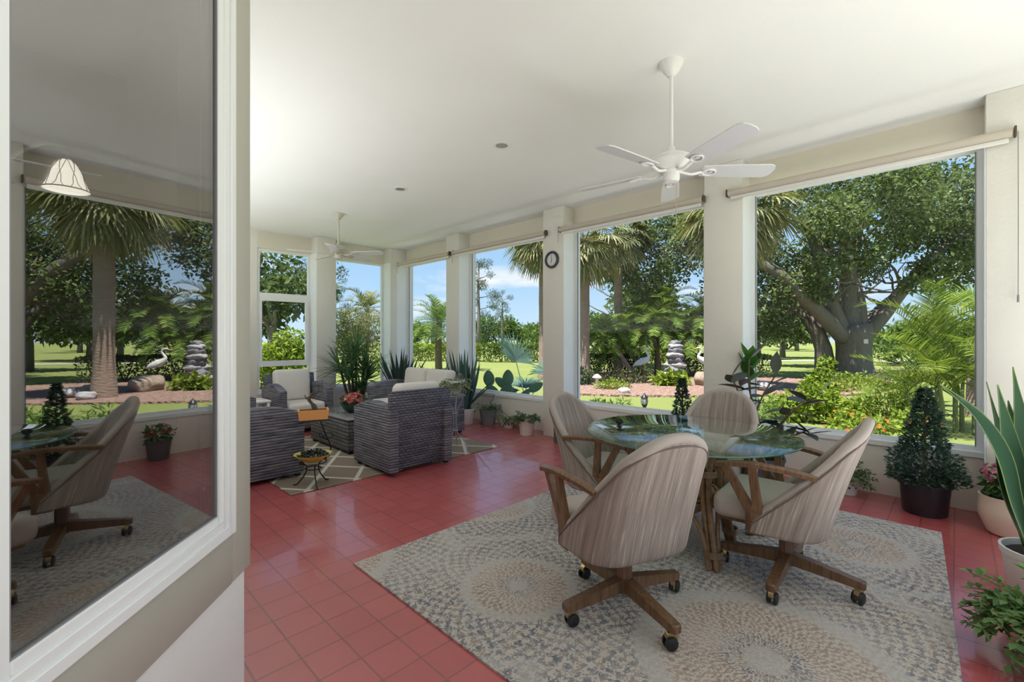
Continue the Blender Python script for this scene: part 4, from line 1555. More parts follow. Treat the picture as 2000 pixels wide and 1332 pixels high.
b = empty('bonsai_planter', (1.63, 4.07, 0.597), R_(-20), 'orange rectangular clay planter with bare twisted bonsai, on the iron stand', 'planter')
bx = MB()
prf = [(-0.125, -0.08), (0.125, -0.08), (0.125, 0.08), (-0.125, 0.08)]
ri = [(-0.112, -0.067), (0.112, -0.067), (0.112, 0.067), (-0.112, 0.067)]
vs = [(x * 0.92, y * 0.92, 0) for x, y in prf] + [(x, y, 0.085) for x, y in prf] + [(x, y, 0.085) for x, y in ri] + [(x, y, 0.07) for x, y in ri]
fs = [(3, 2, 1, 0)]
for k in range(3):
    for j in range(4):
        fs.append((k * 4 + j, k * 4 + (j + 1) % 4, (k + 1) * 4 + (j + 1) % 4, (k + 1) * 4 + j))
fs.append((12, 13, 14, 15))
bx.add(vs, fs)
bx.build('pot', M['pot_orange'], b, smooth=False)
MB().rbox((-0.11, -0.065, 0.066), (0.11, 0.065, 0.078), 0.006).build('soil', M['soil'], b)
bz = MB()
bz.tube(spline([(0.02, 0, 0.07), (0.0, 0, 0.12), (-0.035, 0.0, 0.17), (-0.02, 0, 0.21), (0.0, 0.0, 0.235)], 5), [0.022] * 6 + [0.014] * 8 + [0.008] * 7, 9)
bz.tube(spline([(-0.02, 0, 0.19), (0.02, 0.01, 0.22), (0.05, 0.02, 0.26), (0.04, 0.02, 0.30)], 5), [0.009] * 8 + [0.004] * 8, 7)
bz.tube(spline([(0.03, 0.01, 0.235), (0.07, 0.02, 0.25), (0.075, 0.03, 0.34)], 5), [0.005] * 6 + [0.002] * 5, 6)
bz.tube(spline([(-0.03, 0.0, 0.17), (-0.06, 0.0, 0.19), (-0.07, 0.0, 0.215)], 5), [0.009] * 6 + [0.004] * 5, 6)
bz.build('trunk', M['bark_dark'], b)
bw = empty('stone_bowl', (1.63, 4.07, 0.190), 0, 'yellow glazed bowl of black pebbles on the lower ring of the iron stand', 'bowl')
MB().lathe([(0.05, 0.028), (0.058, 0.030), (0.11, 0.055), (0.155, 0.095), (0.158, 0.10), (0.15, 0.099), (0.105, 0.065), (0, 0.05)], 30, wob=lambda a, i: 1 + 0.02 * math.sin(3 * a)).build('bowl', M['pot_yellow'], bw)
pb = MB()
for i in range(70):
    a, q = rng.uniform(0, 2 * PI), math.sqrt(rng.random()) * 0.125
    r = rng.uniform(0.014, 0.022)
    bm = bmesh.new()
    bmesh.ops.create_icosphere(bm, subdivisions=1, radius=r)
    pb.bm(bm, Matrix.Translation((q * math.cos(a), q * math.sin(a), 0.085 + 0.03 * (1 - (q / 0.125) ** 2) + rng.uniform(-0.01, 0.012))) @ Euler((rng.uniform(0, 3),) * 3).to_matrix().to_4x4() @ Matrix.Diagonal((1, 1.3, 0.7, 1)))
tag_p = pb.build('pebble', M['stone_black'], bw)
tag_p['kind'] = 'stuff'

rng = random.Random(22)
b = empty('flower_bowl', (2.60, 5.30, 0.4035), 0, 'dark green bowl of coral flowers on the wicker coffee table', 'flower bowl')
zs = pot(b, M['pot_green'], 0.145, 0.13, 'bowl')
fo, fl_ = MB(), MB()
bush_leaves(fo, rng, (0, 0, zs + 0.02), (0.15, 0.15, 0.06), 130, 0.06, 0.035, 0.3)
fo.blade((0.08, -0.08, zs), V(0.7, -0.7, 0.25), V(0, 0, 1), 0.16, 0.06, 5, 3, 0.12)
fo.blade((0.10, -0.02, zs), V(0.9, -0.3, 0.3), V(0, 0, 1), 0.15, 0.06, 5, 3, 0.12)
flowers(fl_, rng, (0, 0, zs + 0.03), 110, (0.125, 0.125, 0.085), 0.032)
fo.build('foliage', M['l_mid'], b)
fl_.build('flower', M['flower_red'], b)

M['stand_grey'] = plain('brushed grey metal', (0.42, 0.42, 0.43), 0.35, 0.5)
# scrolled stand and its white pot beside the armchair
p = empty('plant_stand', (3.34, 4.22, 0.011), 0, 'slim scrolled metal plant stand beside the wicker armchair back', 'plant stand')
for k in range(3):
    a = R_(-75 + 120 * k)
    d = V(math.cos(a), math.sin(a), 0)
    MB().tube(spline([d * 0.17 + V(0, 0, 0.007), d * 0.16 + V(0, 0, 0.06), d * 0.10 + V(0, 0, 0.14), d * 0.03 + V(0, 0, 0.20), d * 0.025 + V(0, 0, 0.44), d * 0.09 + V(0, 0, 0.56), d * 0.115 + V(0, 0, 0.63)], 5), 0.0065, 7).build('leg', M['stand_grey'], p)
rn = MB()
for r, z in ((0.115, 0.63), (0.03, 0.22), (0.03, 0.42)):
    rn.tube([V(r * math.cos(2 * PI * j / 28), r * math.sin(2 * PI * j / 28), z) for j in range(28)], 0.005, 6, closed=True)
rn.build('ring', M['stand_grey'], p)
MB().lathe([(0.0, 0.634), (0.10, 0.634), (0.112, 0.640), (0.0, 0.640)], 24).build('plate', M['stand_grey'], p)
rng = random.Random(23)
p = plant('white round pot with a trailing pale variegated plant, up on the scrolled stand', (3.34, 4.22, 0.652))
zs = pot(p, M['pot_white'], 0.115, 0.17, 'bowl')
fo, stm = MB(), MB()
sprigs(fo, stm, rng, (0, 0, zs), 46, 0.19, 1.3, 0.042, 0.024, 8, 2.2)
stm.build('stem', M['stem'], p)
fo.build('foliage', M['l_sage'], p)
# =============================================================== the garden
GZ = -0.15


def at(d, lat, z=GZ):
    """a place in the garden: D metres out along the view, LAT metres to its right"""
    p = F * d + RT * lat
    return V(p.x, p.y, z)


M['g_oak'] = leafmat('oak leaves', (0.06, 0.09, 0.04), (0.175, 0.235, 0.10), 0.4, c3=(0.30, 0.35, 0.19))
M['g_tree'] = leafmat('distant tree leaves', (0.055, 0.09, 0.04), (0.15, 0.20, 0.085), 0.35)
M['g_olive'] = leafmat('olive bush leaves', (0.11, 0.125, 0.055), (0.27, 0.28, 0.14), 0.35)
M['g_lime'] = leafmat('lime shrub leaves', (0.10, 0.165, 0.02), (0.30, 0.38, 0.07), 0.4)
M['g_hedge'] = leafmat('dark hedge leaves', (0.03, 0.055, 0.025), (0.085, 0.13, 0.06), 0.25)
M['g_mid'] = leafmat('garden shrub leaves', (0.055, 0.105, 0.025), (0.16, 0.24, 0.07), 0.35)
M['g_sabal'] = leafmat('fan palm blades', (0.13, 0.15, 0.065), (0.30, 0.30, 0.15), 0.35, c3=(0.52, 0.46, 0.30))
M['g_pygmy'] = leafmat('feather palm leaflets', (0.05, 0.11, 0.02), (0.18, 0.27, 0.06), 0.35, c3=(0.34, 0.38, 0.11))
M['g_areca'] = leafmat('areca leaflets', (0.07, 0.13, 0.02), (0.22, 0.30, 0.06), 0.4, c3=(0.38, 0.39, 0.11))
M['g_blue'] = leafmat('blue palm blades', (0.05, 0.10, 0.08), (0.12, 0.19, 0.15), 0.2)
M['g_pine'] = leafmat('pine needles', (0.04, 0.06, 0.03), (0.12, 0.15, 0.075), 0.2)
M['g_straw'] = leafmat('dry palm thatch', (0.17, 0.115, 0.07), (0.32, 0.24, 0.15), 0.2)


def lawn_mat():
    t = NT('mown lawn')
    o = t.obj()
    a = t.noise(o, 0.35, 4, 0.6)
    b = t.noise(t.mapping(o, (1, 1, 1)), 40, 3, 0.7)
    c = t.mix(a, (0.20, 0.24, 0.075), (0.32, 0.34, 0.135))
    c = t.mix(t.math('MULTIPLY', b, 0.6), c, (0.125, 0.17, 0.04))
    x = t.n('ShaderNodeBsdfDiffuse')
    t.l(c, x.inputs[0])
    t.l(t.bump(b, 0.8, 0.03), x.inputs['Normal'])
    return t.done(x.outputs[0])


def mulch_mat():
    t = NT('bark mulch')
    o = t.obj()
    v = t.n('ShaderNodeTexVoronoi')
    v.inputs['Scale'].default_value = 14
    t.l(o, v.inputs['Vector'])
    c = t.ramp(t.noise(o, 9, 5, 0.75), [(0.3, (0.15, 0.085, 0.065)), (0.5, (0.29, 0.19, 0.155)), (0.72, (0.44, 0.33, 0.28))])
    x = t.n('ShaderNodeBsdfDiffuse')
    t.l(c, x.inputs[0])
    t.l(t.bump(v.outputs['Distance'], 0.9, 0.05), x.inputs['Normal'])
    return t.done(x.outputs[0])


struct(MB().box((-200, -200, GZ - 0.5), (260, 260, GZ)).build('lawn', lawn_mat(), smooth=False))
bed = [(1.3, 11.9), (2.6, 11.5), (4.5, 11.35), (6.6, 11.5), (8.6, 11.6), (10.4, 12.6), (11.0, 14.4), (9.8, 17.2), (8.2, 19.6), (5.6, 20.4), (3.2, 19.8), (1.6, 17.6), (1.0, 14.4)]
pts = [at(d, l) for l, d in bed]
sm = spline(pts + [pts[0]], 5)[:-1]
struct(MB().prism([(p.x, p.y) for p in sm], 2, GZ + 0.002, GZ + 0.05).build('garden_bed', mulch_mat(), smooth=False))
struct(MB().box((5.28, -3.5, GZ + 0.001), (8.0, 9.5, GZ + 0.006)).build('bounce_apron', plain('pale bounce apron', (0.66, 0.64, 0.60), 0.9, var=0.06, vs=3), smooth=False))  # added reflector strip, unseen below the sills; bounces sun up to the ceiling
pth = [at(31.5, 14), at(31.0, 22), at(30, 45), at(29, 45), at(30.0, 22), at(30.6, 14)]
struct(MB().prism([(p.x, p.y) for p in pth], 2, GZ + 0.004, GZ + 0.03).build('path', plain('pale concrete path', (0.46, 0.43, 0.40), 0.9), smooth=False))
rng = random.Random(3)


# --------------------------------------------------------------- helpers
def cloud(mb, rng, blobs, n, L, W, lo=0.35, flat=0.0):
    vol = [b[3] * b[4] * b[5] if len(b) > 5 else b[3] ** 2 for b in blobs]
    tot = sum(vol)
    for b, v in zip(blobs, vol):
        rx, ry, rz = (b[3], b[4], b[5]) if len(b) > 5 else (b[3], b[3], b[3] * 0.75)
        for _ in range(max(8, int(n * v / tot))):
            d = rdir(rng)
            k = lo + (1 - lo) * rng.random() ** 0.6
            k *= 0.85 + 0.25 * noise.noise(V(d.x * 2.1 + b[0], d.y * 2.1, d.z * 2.1 + b[2])) + 0.15 * rng.random()
            p = V(b[0] + d.x * rx * k, b[1] + d.y * ry * k, b[2] + d.z * rz * k)
            o = (rdir(rng) + d * 0.5 + V(0, 0, -0.2)).normalized()
            l_ = L * rng.uniform(0.65, 1.3)
            mb.leafquad(p, o, V(0, 0, 1) + rdir(rng) * 0.9, l_, W * l_ / L)


def branch(mb, rng, p, d, L, r, depth, wig=0.25, ups=0.06):
    pts, rad = [Vector(p)], [r]
    d = Vector(d).normalized()
    k = 5
    for i in range(k):
        d = (d + rdir(rng) * wig + V(0, 0, ups)).normalized()
        pts.append(pts[-1] + d * L / k)
        rad.append(r * (1 - 0.55 * (i + 1) / k))
    mb.tube(pts, rad, max(5, min(10, int(4 + r * 20))))
    if depth > 0:
        for i in range(2 + (depth > 1)):
            q = pts[rng.randint(2, k)]
            branch(mb, rng, q, d + rdir(rng) * 0.9, L * rng.uniform(0.55, 0.8), r * 0.5, depth - 1, wig, ups)


def frond(mb, rng, base, d, L, bend, n, ll, lw, thick=0.012, droop=1.0, vee=0.35):
    """feather palm leaf"""
    d = Vector(d).normalized()
    p = Vector(base)
    pts = [p.copy()]
    k = 12
    ds = [d.copy()]
    for i in range(k):
        d = (d + V(0, 0, -1) * bend / k * (0.4 + 1.2 * i / k)).normalized()
        p = p + d * L / k
        pts.append(p.copy())
        ds.append(d.copy())
    mb.tube(pts, [thick * (1 - 0.85 * i / k) for i in range(k + 1)], 5)
    for i in range(n):
        t = 0.16 + 0.84 * i / (n - 1)
        f = t * k
        j = min(k - 1, int(f))
        q = pts[j].lerp(pts[j + 1], f - j)
        dd = ds[j].lerp(ds[j + 1], f - j).normalized()
        s = dd.cross(V(0, 0, 1))
        s = s.normalized() if s.length > 1e-3 else V(1, 0, 0)
        u = s.cross(dd)
        l_ = ll * (0.45 + 0.55 * math.sin(PI * min(1, 0.15 + t * 0.8))) * rng.uniform(0.85, 1.1)
        for g in (-1, 1):
            o = dd * 0.75 + s * g * 1.0 + u * vee + rdir(rng) * 0.12
            mb.blade(q, o, u, l_, lw, 3, droop / max(0.2, l_) * 0.35, 0.1, 'spear', 0, False)


def fan(mb, rng, base, d, pet, R, n=22, spread=2.2, droop=1.0, w=0.035, bend=0.35):
    """fan palm leaf: a stalk and a half disc of blades with hanging tips"""
    d = Vector(d).normalized()
    p = Vector(base)
    pts = [p.copy()]
    for i in range(5):
        d = (d + V(0, 0, -1) * bend / 5).normalized()
        p = p + d * pet / 5
        pts.append(p.copy())
    mb.tube(pts, [0.016, 0.014, 0.012, 0.011, 0.010, 0.009], 5)
    s = d.cross(V(0, 0, 1))
    s = s.normalized() if s.length > 1e-3 else V(1, 0, 0)
    s = (s + rdir(rng) * 0.25).normalized()
    u = s.cross(d).normalized()
    for i in range(n):
        a = -spread + 2 * spread * i / (n - 1)
        o = d * math.cos(a * 0.8) + s * math.sin(a * 0.8) + u * (0.25 * abs(a) / spread)
        mb.blade(p, o, u, R * (1 - 0.22 * (abs(a) / spread) ** 2) * rng.uniform(0.9, 1.05), w, 4, droop * rng.uniform(0.7, 1.3), 0.08, 'spear', 0, False)


def sabal(name_label, pos, h, r, seed, nf=40, R=0.95, lean=(0, 0)):
    rng = random.Random(seed)
    root = empty('palm_tree', pos, 0, name_label, 'palm', 'fan palms in the garden')
    tr = MB()
    pts, rad = [], []
    k = 16
    for i in range(k + 1):
        t = i / k
        pts.append(V(lean[0] * t * t, lean[1] * t * t, h * t))
        rad.append(r * (1.18 - 0.25 * min(1, t * 5)) * (1 + 0.03 * math.sin(i * 2.3)))
    tr.tube(pts, rad, 14)
    tr.build('trunk', M['palm_bark'], root)
    top = pts[-1]
    th = MB()
    for i in range(46):
        a = rng.uniform(0, 2 * PI)
        z = rng.uniform(-0.55, 0.05)
        th.blade(top + V(math.cos(a) * r * 0.9, math.sin(a) * r * 0.9, z), V(math.cos(a), math.sin(a), 0.9), V(0, 0, 1), rng.uniform(0.25, 0.5), 0.06, 3, 3.0, 0.1, 'spear')
    th.build('boot', M['g_straw'], root)
    fo = MB()
    for i in range(nf):
        a = i * 2.39996
        el = 1.2 - 2.25 * (i / nf)
        d = V(math.cos(a) * math.cos(el), math.sin(a) * math.cos(el), math.sin(el))
        fan(fo, rng, top + V(0, 0, 0.1), d, rng.uniform(0.75, 1.05), R * rng.uniform(0.9, 1.1), 20, 2.0, 1.2, 0.085, 0.6)
    fo.build('fronds', M['g_sabal'], root)
    return root


# -------------------------------------------------------------- the big oak
def make_oak():
    rng = random.Random(42)
    root = empty('oak_tree', at(16.9, 12.75), -R_(45.5), 'massive old oak with forked trunk and spreading limbs filling the widest window', 'tree')
    tr = MB()
    tr.tube([V(0.03, 0, -0.05), V(0.0, 0, 0.12), V(0, 0, 0.5), V(-0.02, 0, 1.1), V(0.0, 0, 1.6), V(-0.05, 0, 2.0)], [0.86, 0.68, 0.58, 0.55, 0.60, 0.58], 16)
    tr.tube([V(-0.72, 0.5, -0.05), V(-0.72, 0.5, 0.5), V(-0.80, 0.5, 1.1), V(-1.05, 0.45, 1.7), V(-1.5, 0.4, 2.3)], [0.42, 0.33, 0.29, 0.26, 0.22], 12)
    limbs = [
        ([(-0.10, 0, 1.7), (-0.25, 0, 2.7), (-0.30, -0.1, 3.8), (-0.45, -0.1, 5.2), (-0.6, 0, 6.8)], 0.40),
        ([(0.15, 0, 1.7), (0.20, 0.1, 2.8), (0.1, 0.2, 4.0), (0.35, 0.3, 5.4), (0.8, 0.3, 7.0)], 0.33),
        ([(-0.35, 0, 1.6), (-0.9, -0.2, 2.5), (-1.35, -0.3, 3.6), (-1.7, -0.4, 4.8), (-2.3, -0.4, 6.0)], 0.31),
        ([(-0.45, -0.1, 1.5), (-1.5, -0.5, 2.3), (-2.6, -0.8, 3.1), (-3.6, -1.0, 3.9), (-4.6, -0.6, 4.5), (-5.8, 0.4, 4.9), (-6.9, 1.2, 5.0)], 0.28),
        ([(0.40, 0, 1.6), (0.95, -0.2, 2.4), (1.6, -0.4, 3.4), (2.5, -0.6, 4.5), (3.6, -0.7, 5.3)], 0.30),
        ([(0.45, 0.2, 1.7), (1.3, 0.4, 2.6), (2.3, 0.6, 3.3), (3.5, 0.8, 3.9), (4.8, 0.9, 4.2)], 0.22),
        ([(-1.45, 0.4, 2.25), (-2.2, 0.5, 2.7), (-3.2, 0.6, 2.8), (-4.0, 0.6, 2.5)], 0.16),
    ]
    for pts, r in limbs:
        q = spline(pts, 4)
        n = len(q)
        tr.tube(q, [r * (1 - 0.72 * i / n) for i in range(n)], 10)
        for i in range(5, n, 2):
            branch(tr, rng, q[i], rdir(rng, -0.2, 0.9), rng.uniform(0.8, 1.7), r * 0.28 * (1 - 0.5 * i / n), 1, 0.35)
    tr.build('trunk', M['bark'], root, angle=None)
    MB().rbox((-0.09, -0.60, 1.30), (0.07, -0.565, 1.46), 0.004, 1).build('plaque', M['statue'], root)
    fo = MB()
    blobs = [(-3.2, -0.5, 3.3, 1.1), (-2.5, 0.6, 2.1, 0.85), (-1.6, 1.2, 4.2, 1.25), (-3.7, 0, 4.7, 1.35), (-1.4, -1.2, 5.6, 1.35), (0.9, -1.2, 5.9, 1.5), (2.6, -0.4, 5.6, 1.35), (4.2, -0.2, 5.2, 1.5),
             (3.1, 0.6, 7.3, 1.7), (0.1, 0.4, 7.6, 1.8), (-2.7, 0.3, 7.0, 1.7), (4.7, 0.8, 3.9, 1.0), (-4.8, 0, 3.4, 1.05), (-4.5, 0.7, 2.2, 0.8), (1.6, 1.6, 4.3, 0.9), (-3.4, 1.0, 1.75, 0.6),
             (2.6, -2.2, 6.4, 1.2), (-2.4, -2.2, 5.4, 1.1), (5.6, 0.4, 6.3, 1.6), (-5.6, -0.3, 5.6, 1.5), (-0.5, -2.4, 6.6, 1.2), (0.3, 2.2, 5.2, 1.3), (-0.9, 2.0, 3.3, 0.8), (3.4, 2.0, 5.6, 1.3), (-1.9, -0.9, 3.1, 0.6), (1.7, -0.9, 4.0, 0.5), (-6.2, 1.0, 4.6, 1.3), (-7.3, 1.5, 3.6, 1.15), (-6.0, 1.5, 6.3, 1.5), (-7.6, 1.8, 5.4, 1.4), (-8.3, 1.8, 4.3, 0.9), (1.9, -1.2, 3.9, 0.7), (3.0, -1.3, 4.4, 0.8), (0.9, -1.5, 3.3, 0.5), (-0.6, -1.4, 4.3, 0.9), (-2.2, -1.6, 3.9, 0.8)]
    cloud(fo, rng, blobs, 44000, 0.17, 0.09, 0.15)
    fo.build('foliage', M['g_oak'], root, smooth=False)


make_oak()

# ------------------------------------------------------------- fan palms
sabal('straight palm trunk nearest the clock column, fronds touching the window head', at(14.7, 2.35), 4.55, 0.175, 1)
sabal('slimmer palm second from the clock column, above the dark hedge', at(18.0, 4.22), 5.45, 0.17, 2)
sabal('stout palm hidden by the column, trunk mirrored in the house pane', at(12.5, 6.17), 4.95, 0.225, 3, 44, 1.1)
sabal('palm half behind the clock column, fronds hanging into the lawn window', at(16.4, 1.12), 5.15, 0.16, 4, 40, 1.0)


# ------------------------------------------------------------ feather palms
def feather_palm(label, pos, canes, mat, seed, nf, L, ll, lw, bend, nl=26, tr_mat='palm_bark', group=None, elmax=1.25, ell=1.5):
    rng = random.Random(seed)
    root = empty('palm_tree', pos, 0, label, 'palm', group)
    fo = MB()
    for pts, r in canes:
        q = spline(pts, 5)
        MB().tube(q, [r * (1.15 - 0.25 * i / len(q)) for i in range(len(q))], 9).build('trunk', M[tr_mat], root)
        top = q[-1]
        for i in range(nf):
            a = i * 2.39996 + r * 50
            el = elmax - ell * (i / nf)
            d = V(math.cos(a) * math.cos(el), math.sin(a) * math.cos(el), math.sin(el))
            frond(fo, rng, top, d, L * rng.uniform(0.8, 1.1), bend, nl, ll, lw)
    fo.build('fronds', M[mat], root)
    return root


feather_palm('bushy many-stemmed palm clump behind the rock waterfall', at(17.6, 5.7),
             [([(0, 0, 0), (0.1, 0.1, 0.9), (-0.1, 0.3, 1.9)], 0.09), ([(0.2, -0.3, 0), (0.5, -0.5, 0.9), (0.9, -0.8, 1.6)], 0.08),
              ([(-0.2, 0.4, 0), (-0.4, 0.8, 0.7), (-0.7, 1.3, 1.3)], 0.08), ([(0.2, 0.2, 0), (0.5, 0.3, 1.2), (0.6, 0.2, 2.5)], 0.08), ([(0.3, -0.4, 0), (0.8, -0.9, 0.9), (1.2, -1.5, 2.2)], 0.08)], 'g_pygmy', 11, 34, 1.6, 0.46, 0.042, 1.8, 32)
feather_palm('leaning short palm in front of the slimmer trunk by the hedge', at(16.8, 4.6),
             [([(0, 0, 0), (-0.35, 0.35, 0.75), (-0.75, 0.8, 1.65)], 0.075)], 'g_pygmy', 12, 30, 1.1, 0.34, 0.036, 1.9)
feather_palm('lone date palm on the open lawn, in the narrow corner window', at(21.0, -3.40),
             [([(0, 0, 0), (0.0, 0.02, 1.1), (0.03, 0, 2.2)], 0.15)], 'g_pygmy', 13, 36, 1.75, 0.42, 0.045, 1.5, 24, 'bark_dark')
feather_palm('tall wind-bent coconut palm above the olive bush', at(28.0, -9.0),
             [([(0, 0, 0), (0.05, 0, 1.8), (0.1, 0.1, 3.3)], 0.14)], 'g_olive', 14, 18, 2.2, 0.6, 0.07, 2.0, 26)

# areca clump close outside the window
rng = random.Random(30)
root = empty('areca_palm', at(7.0, 6.85), 0, 'areca palm clump with arching yellow-green fronds right outside the widest window', 'palm')
fo = MB()
for i, (dx, dl, h, lean) in enumerate(((0, 0, 1.3, 0), (0.15, 0.25, 1.0, 0.1), (-0.1, -0.3, 0.9, -0.1), (0.25, -0.05, 1.6, 0), (-0.15, 0.15, 0.7, 0.1), (0.1, -0.5, 0.6, -0.15), (0.0, 0.5, 1.2, 0.1))):
    b = F * dx + RT * dl
    q = spline([b, b + V(0, 0, h * 0.5), b * 1.3 + V(0, 0, h)], 4)
    MB().tube(q, [0.032] * 5 + [0.024] * (len(q) - 5), 7).build('trunk', M['stem'], root)
    for k in range(5):
        a = k * 2.39996 + i * 1.1
        el = 1.3 - 0.2 * k
        frond(fo, rng, q[-1], V(math.cos(a) * math.cos(el), math.sin(a) * math.cos(el), math.sin(el)), rng.uniform(0.8, 1.2), 1.4, 28, 0.34, 0.022, 0.010, 0.8)
for lt, up, L in ((-1.0, 1.5, 1.7), (-1.0, 0.8, 1.3), (-0.6, 1.7, 1.7), (-0.3, 2.0, 1.8)):
    frond(fo, rng, F * -0.1 + V(0, 0, 0.5), RT * lt + F * rng.uniform(-0.4, 0.2) + V(0, 0, up), L, 1.1, 38, 0.40, 0.028, 0.014, 0.8)
fo.build('fronds', M['g_areca'], root)
# broad dark fan leaves above it
root = empty('fan_palm', at(8.6, 8.75), 0, 'dark fan-leaved palm reaching over the areca clump by the end column', 'palm')
fo = MB()
MB().tube([V(0, 0, 0), V(0.02, 0, 0.8), V(0, 0, 1.5)], [0.11, 0.09, 0.08], 9).build('trunk', M['palm_bark'], root)
for i in range(15):
    a = i * 2.39996
    el = 1.2 - 1.5 * i / 15
    fan(fo, rng, (0, 0, 1.5), V(math.cos(a) * math.cos(el), math.sin(a) * math.cos(el), math.sin(el)), 0.75, 0.62, 18, 1.7, 0.9, 0.05, 0.4)
fo.build('fronds', M['g_mid'], root)
# blue palmetto and prickly pear just outside the lawn window
root = empty('palmetto', at(9.3, 0.30), 0, 'blue-green palmetto with one big fan leaf outside the lawn window', 'palm')
rng = random.Random(31)
fo = MB()
for d, pet, R in ((F * 0.25 - RT * 0.22 + V(0, 0, 1), 0.95, 0.74), (F * 0.3 + RT * 0.5 + V(0, 0, 0.9), 0.8, 0.66), (-RT * 0.5 + V(0, 0, 0.55) - F * 0.3, 0.45, 0.5), (RT * 0.75 + V(0, 0, 0.5), 0.55, 0.55), (F + V(0, 0, 0.7), 0.6, 0.55), (-F * 0.6 + RT * 0.3 + V(0, 0, 0.3), 0.35, 0.5)):
    fan(fo, rng, (0, 0, 0.1), d, pet, R, 24, 1.9, 0.5, 0.075, 0.15)
fo.build('fronds', M['g_blue'], root)
root = empty('prickly_pear', at(7.95, -0.18), 0, 'prickly pear cactus with flat round pads outside the lawn window', 'cactus')
rng = random.Random(32)
def pad(p, d, L, W, depth):
    d = Vector(d).normalized()
    s = (RT * math.cos(0.5) + F * math.sin(0.5) * rng.uniform(-1, 1)).normalized()
    s = (s - d * s.dot(d)).normalized()
    n = s.cross(d)
    mb = MB()
    prof, k = [], 9
    for i in range(k + 1):
        t = i / k
        prof.append((max(0.004, W / 2 * math.sin(PI * (0.05 + 0.93 * t) ** 0.9) ** 0.6), L * t))
    mb.lathe(prof, 14)
    mb.v = [tuple(Vector(p) + s * x + n * y * 0.28 + d * z) for x, y, z in mb.v]
    mb.build('pad', M['cactus'], root)
    if depth:
        for q in ((-0.55, 0.65, 0.6)[:2] if depth > 1 else (rng.choice((-0.5, 0.5)),)):
            pad(Vector(p) + d * L * 0.88 + s * q * W * 0.25, d + s * q * 1.1, L * 0.82, W * 0.85, depth - 1)
pad((0, 0, 0), V(0, 0, 1) - RT * 0.1, 0.42, 0.28, 2)
pad(tuple(RT * 0.22), V(0, 0, 1) + RT * 0.1, 0.40, 0.22, 2)
pad(tuple(RT * -0.3), V(0, 0, 1) - RT * 0.3, 0.34, 0.2, 1)


# ------------------------------------------------------------------ shrubs
def shrub(label, pos, blobs, n, L, W, mat, seed, name='shrub', cat='shrub', group=None, stems=6, fl=None):
    rng = random.Random(seed)
    root = empty(name, pos, 0, label, cat, group)
    fo, sm_ = MB(), MB()
    cloud(fo, rng, blobs, n, L, W, 0.3)
    hz = max(b[2] for b in blobs)
    for i in range(stems):
        b = blobs[i % len(blobs)]
        sm_.tube(spline([(b[0] * 0.2, b[1] * 0.2, -0.02), (b[0] * 0.5, b[1] * 0.5, b[2] * 0.5), (b[0] + rng.uniform(-.2, .2) * b[3], b[1] + rng.uniform(-.2, .2) * b[3], b[2])], 3), [0.018] * 3 + [0.010] * 4, 5)
    if stems:
        sm_.build('stem', M['twig'], root)
    fo.build('foliage', M[mat], root, smooth=False)
    if fl:
        fm = MB()
        for b in blobs:
            flowers(fm, rng, (b[0], b[1], b[2]), fl[1], (b[3], b[3], b[3] * 0.75), fl[2])
        fm.build('flower', M[fl[0]], root)
    return root


def loc_blobs(lst):
    """(right, away, up, radius) -> garden axes"""
    out = []
    for b in lst:
        p = RT * b[0] + F * b[1]
        out.append((p.x, p.y, b[2], b[3]))
    return out


shrub('lime-green leafy shrub under the widest window, beside the leaning chair back', at(7.9, 5.35), loc_blobs([(0, 0, 0.35, 0.38), (-0.45, 0.2, 0.25, 0.33), (0.4, -0.1, 0.2, 0.33), (0.1, 0.3, 0.5, 0.25)]), 1500, 0.12, 0.065, 'g_lime', 50)
shrub('upright lime-green bush on the lawn in front of the oak trunk', at(9.6, 6.55), loc_blobs([(0, 0, 0.35, 0.30), (0.05, 0, 0.75, 0.22), (-0.1, 0, 0.55, 0.22), (0.1, 0, 0.98, 0.14)]), 700, 0.12, 0.06, 'g_lime', 51)
shrub('feathery low green groundcover behind the rubber plant', at(7.3, 3.75), loc_blobs([(0, 0, 0.18, 0.42), (0.55, 0.3, 0.2, 0.36), (-0.5, 0.4, 0.16, 0.36)]), 1100, 0.14, 0.028, 'g_mid', 52)
shrub('green shrub with orange blooms against the outside of the widest window', at(6.45, 4.75), loc_blobs([(0, 0, 0.22, 0.30), (0.42, 0.0, 0.2, 0.26), (0.95, 0, 0.25, 0.30)]), 900, 0.08, 0.045, 'g_lime', 53, fl=('flower_orange', 12, 0.035))
shrub('dusty green shrub at the foot of the big oak', at(13.4, 11.2), loc_blobs([(0, 0, 0.30, 0.5), (0.8, 0, 0.35, 0.55), (-0.4, 0, 0.2, 0.35)]), 1400, 0.09, 0.035, 'g_olive', 54)
shrub('grassy bright green shrub left of the areca clump', at(8.6, 7.1), loc_blobs([(0, 0, 0.25, 0.45), (0.5, 0, 0.3, 0.42), (-0.4, 0.1, 0.15, 0.3)]), 1300, 0.2, 0.03, 'g_areca', 55)
shrub('yellow-green clump of broad leaves in front of the rock waterfall', at(13.9, 4.85), loc_blobs([(0, 0, 0.22, 0.34), (0.3, 0, 0.18, 0.28), (-0.25, 0, 0.2, 0.26)]), 420, 0.22, 0.10, 'g_lime', 56)
shrub('low yellow-green clump in the mulch near the white garden figure', at(12.9, 2.85), loc_blobs([(0, 0, 0.12, 0.32), (0.3, 0.1, 0.1, 0.28), (-0.3, 0, 0.1, 0.26)]), 700, 0.08, 0.04, 'g_lime', 57)
shrub('rounded olive-green mound below the first white heron', at(14.6, 3.45), loc_blobs([(0, 0, 0.2, 0.5), (0.7, 0.1, 0.22, 0.5), (-0.6, 0.1, 0.15, 0.4)]), 1500, 0.08, 0.035, 'g_olive', 58)
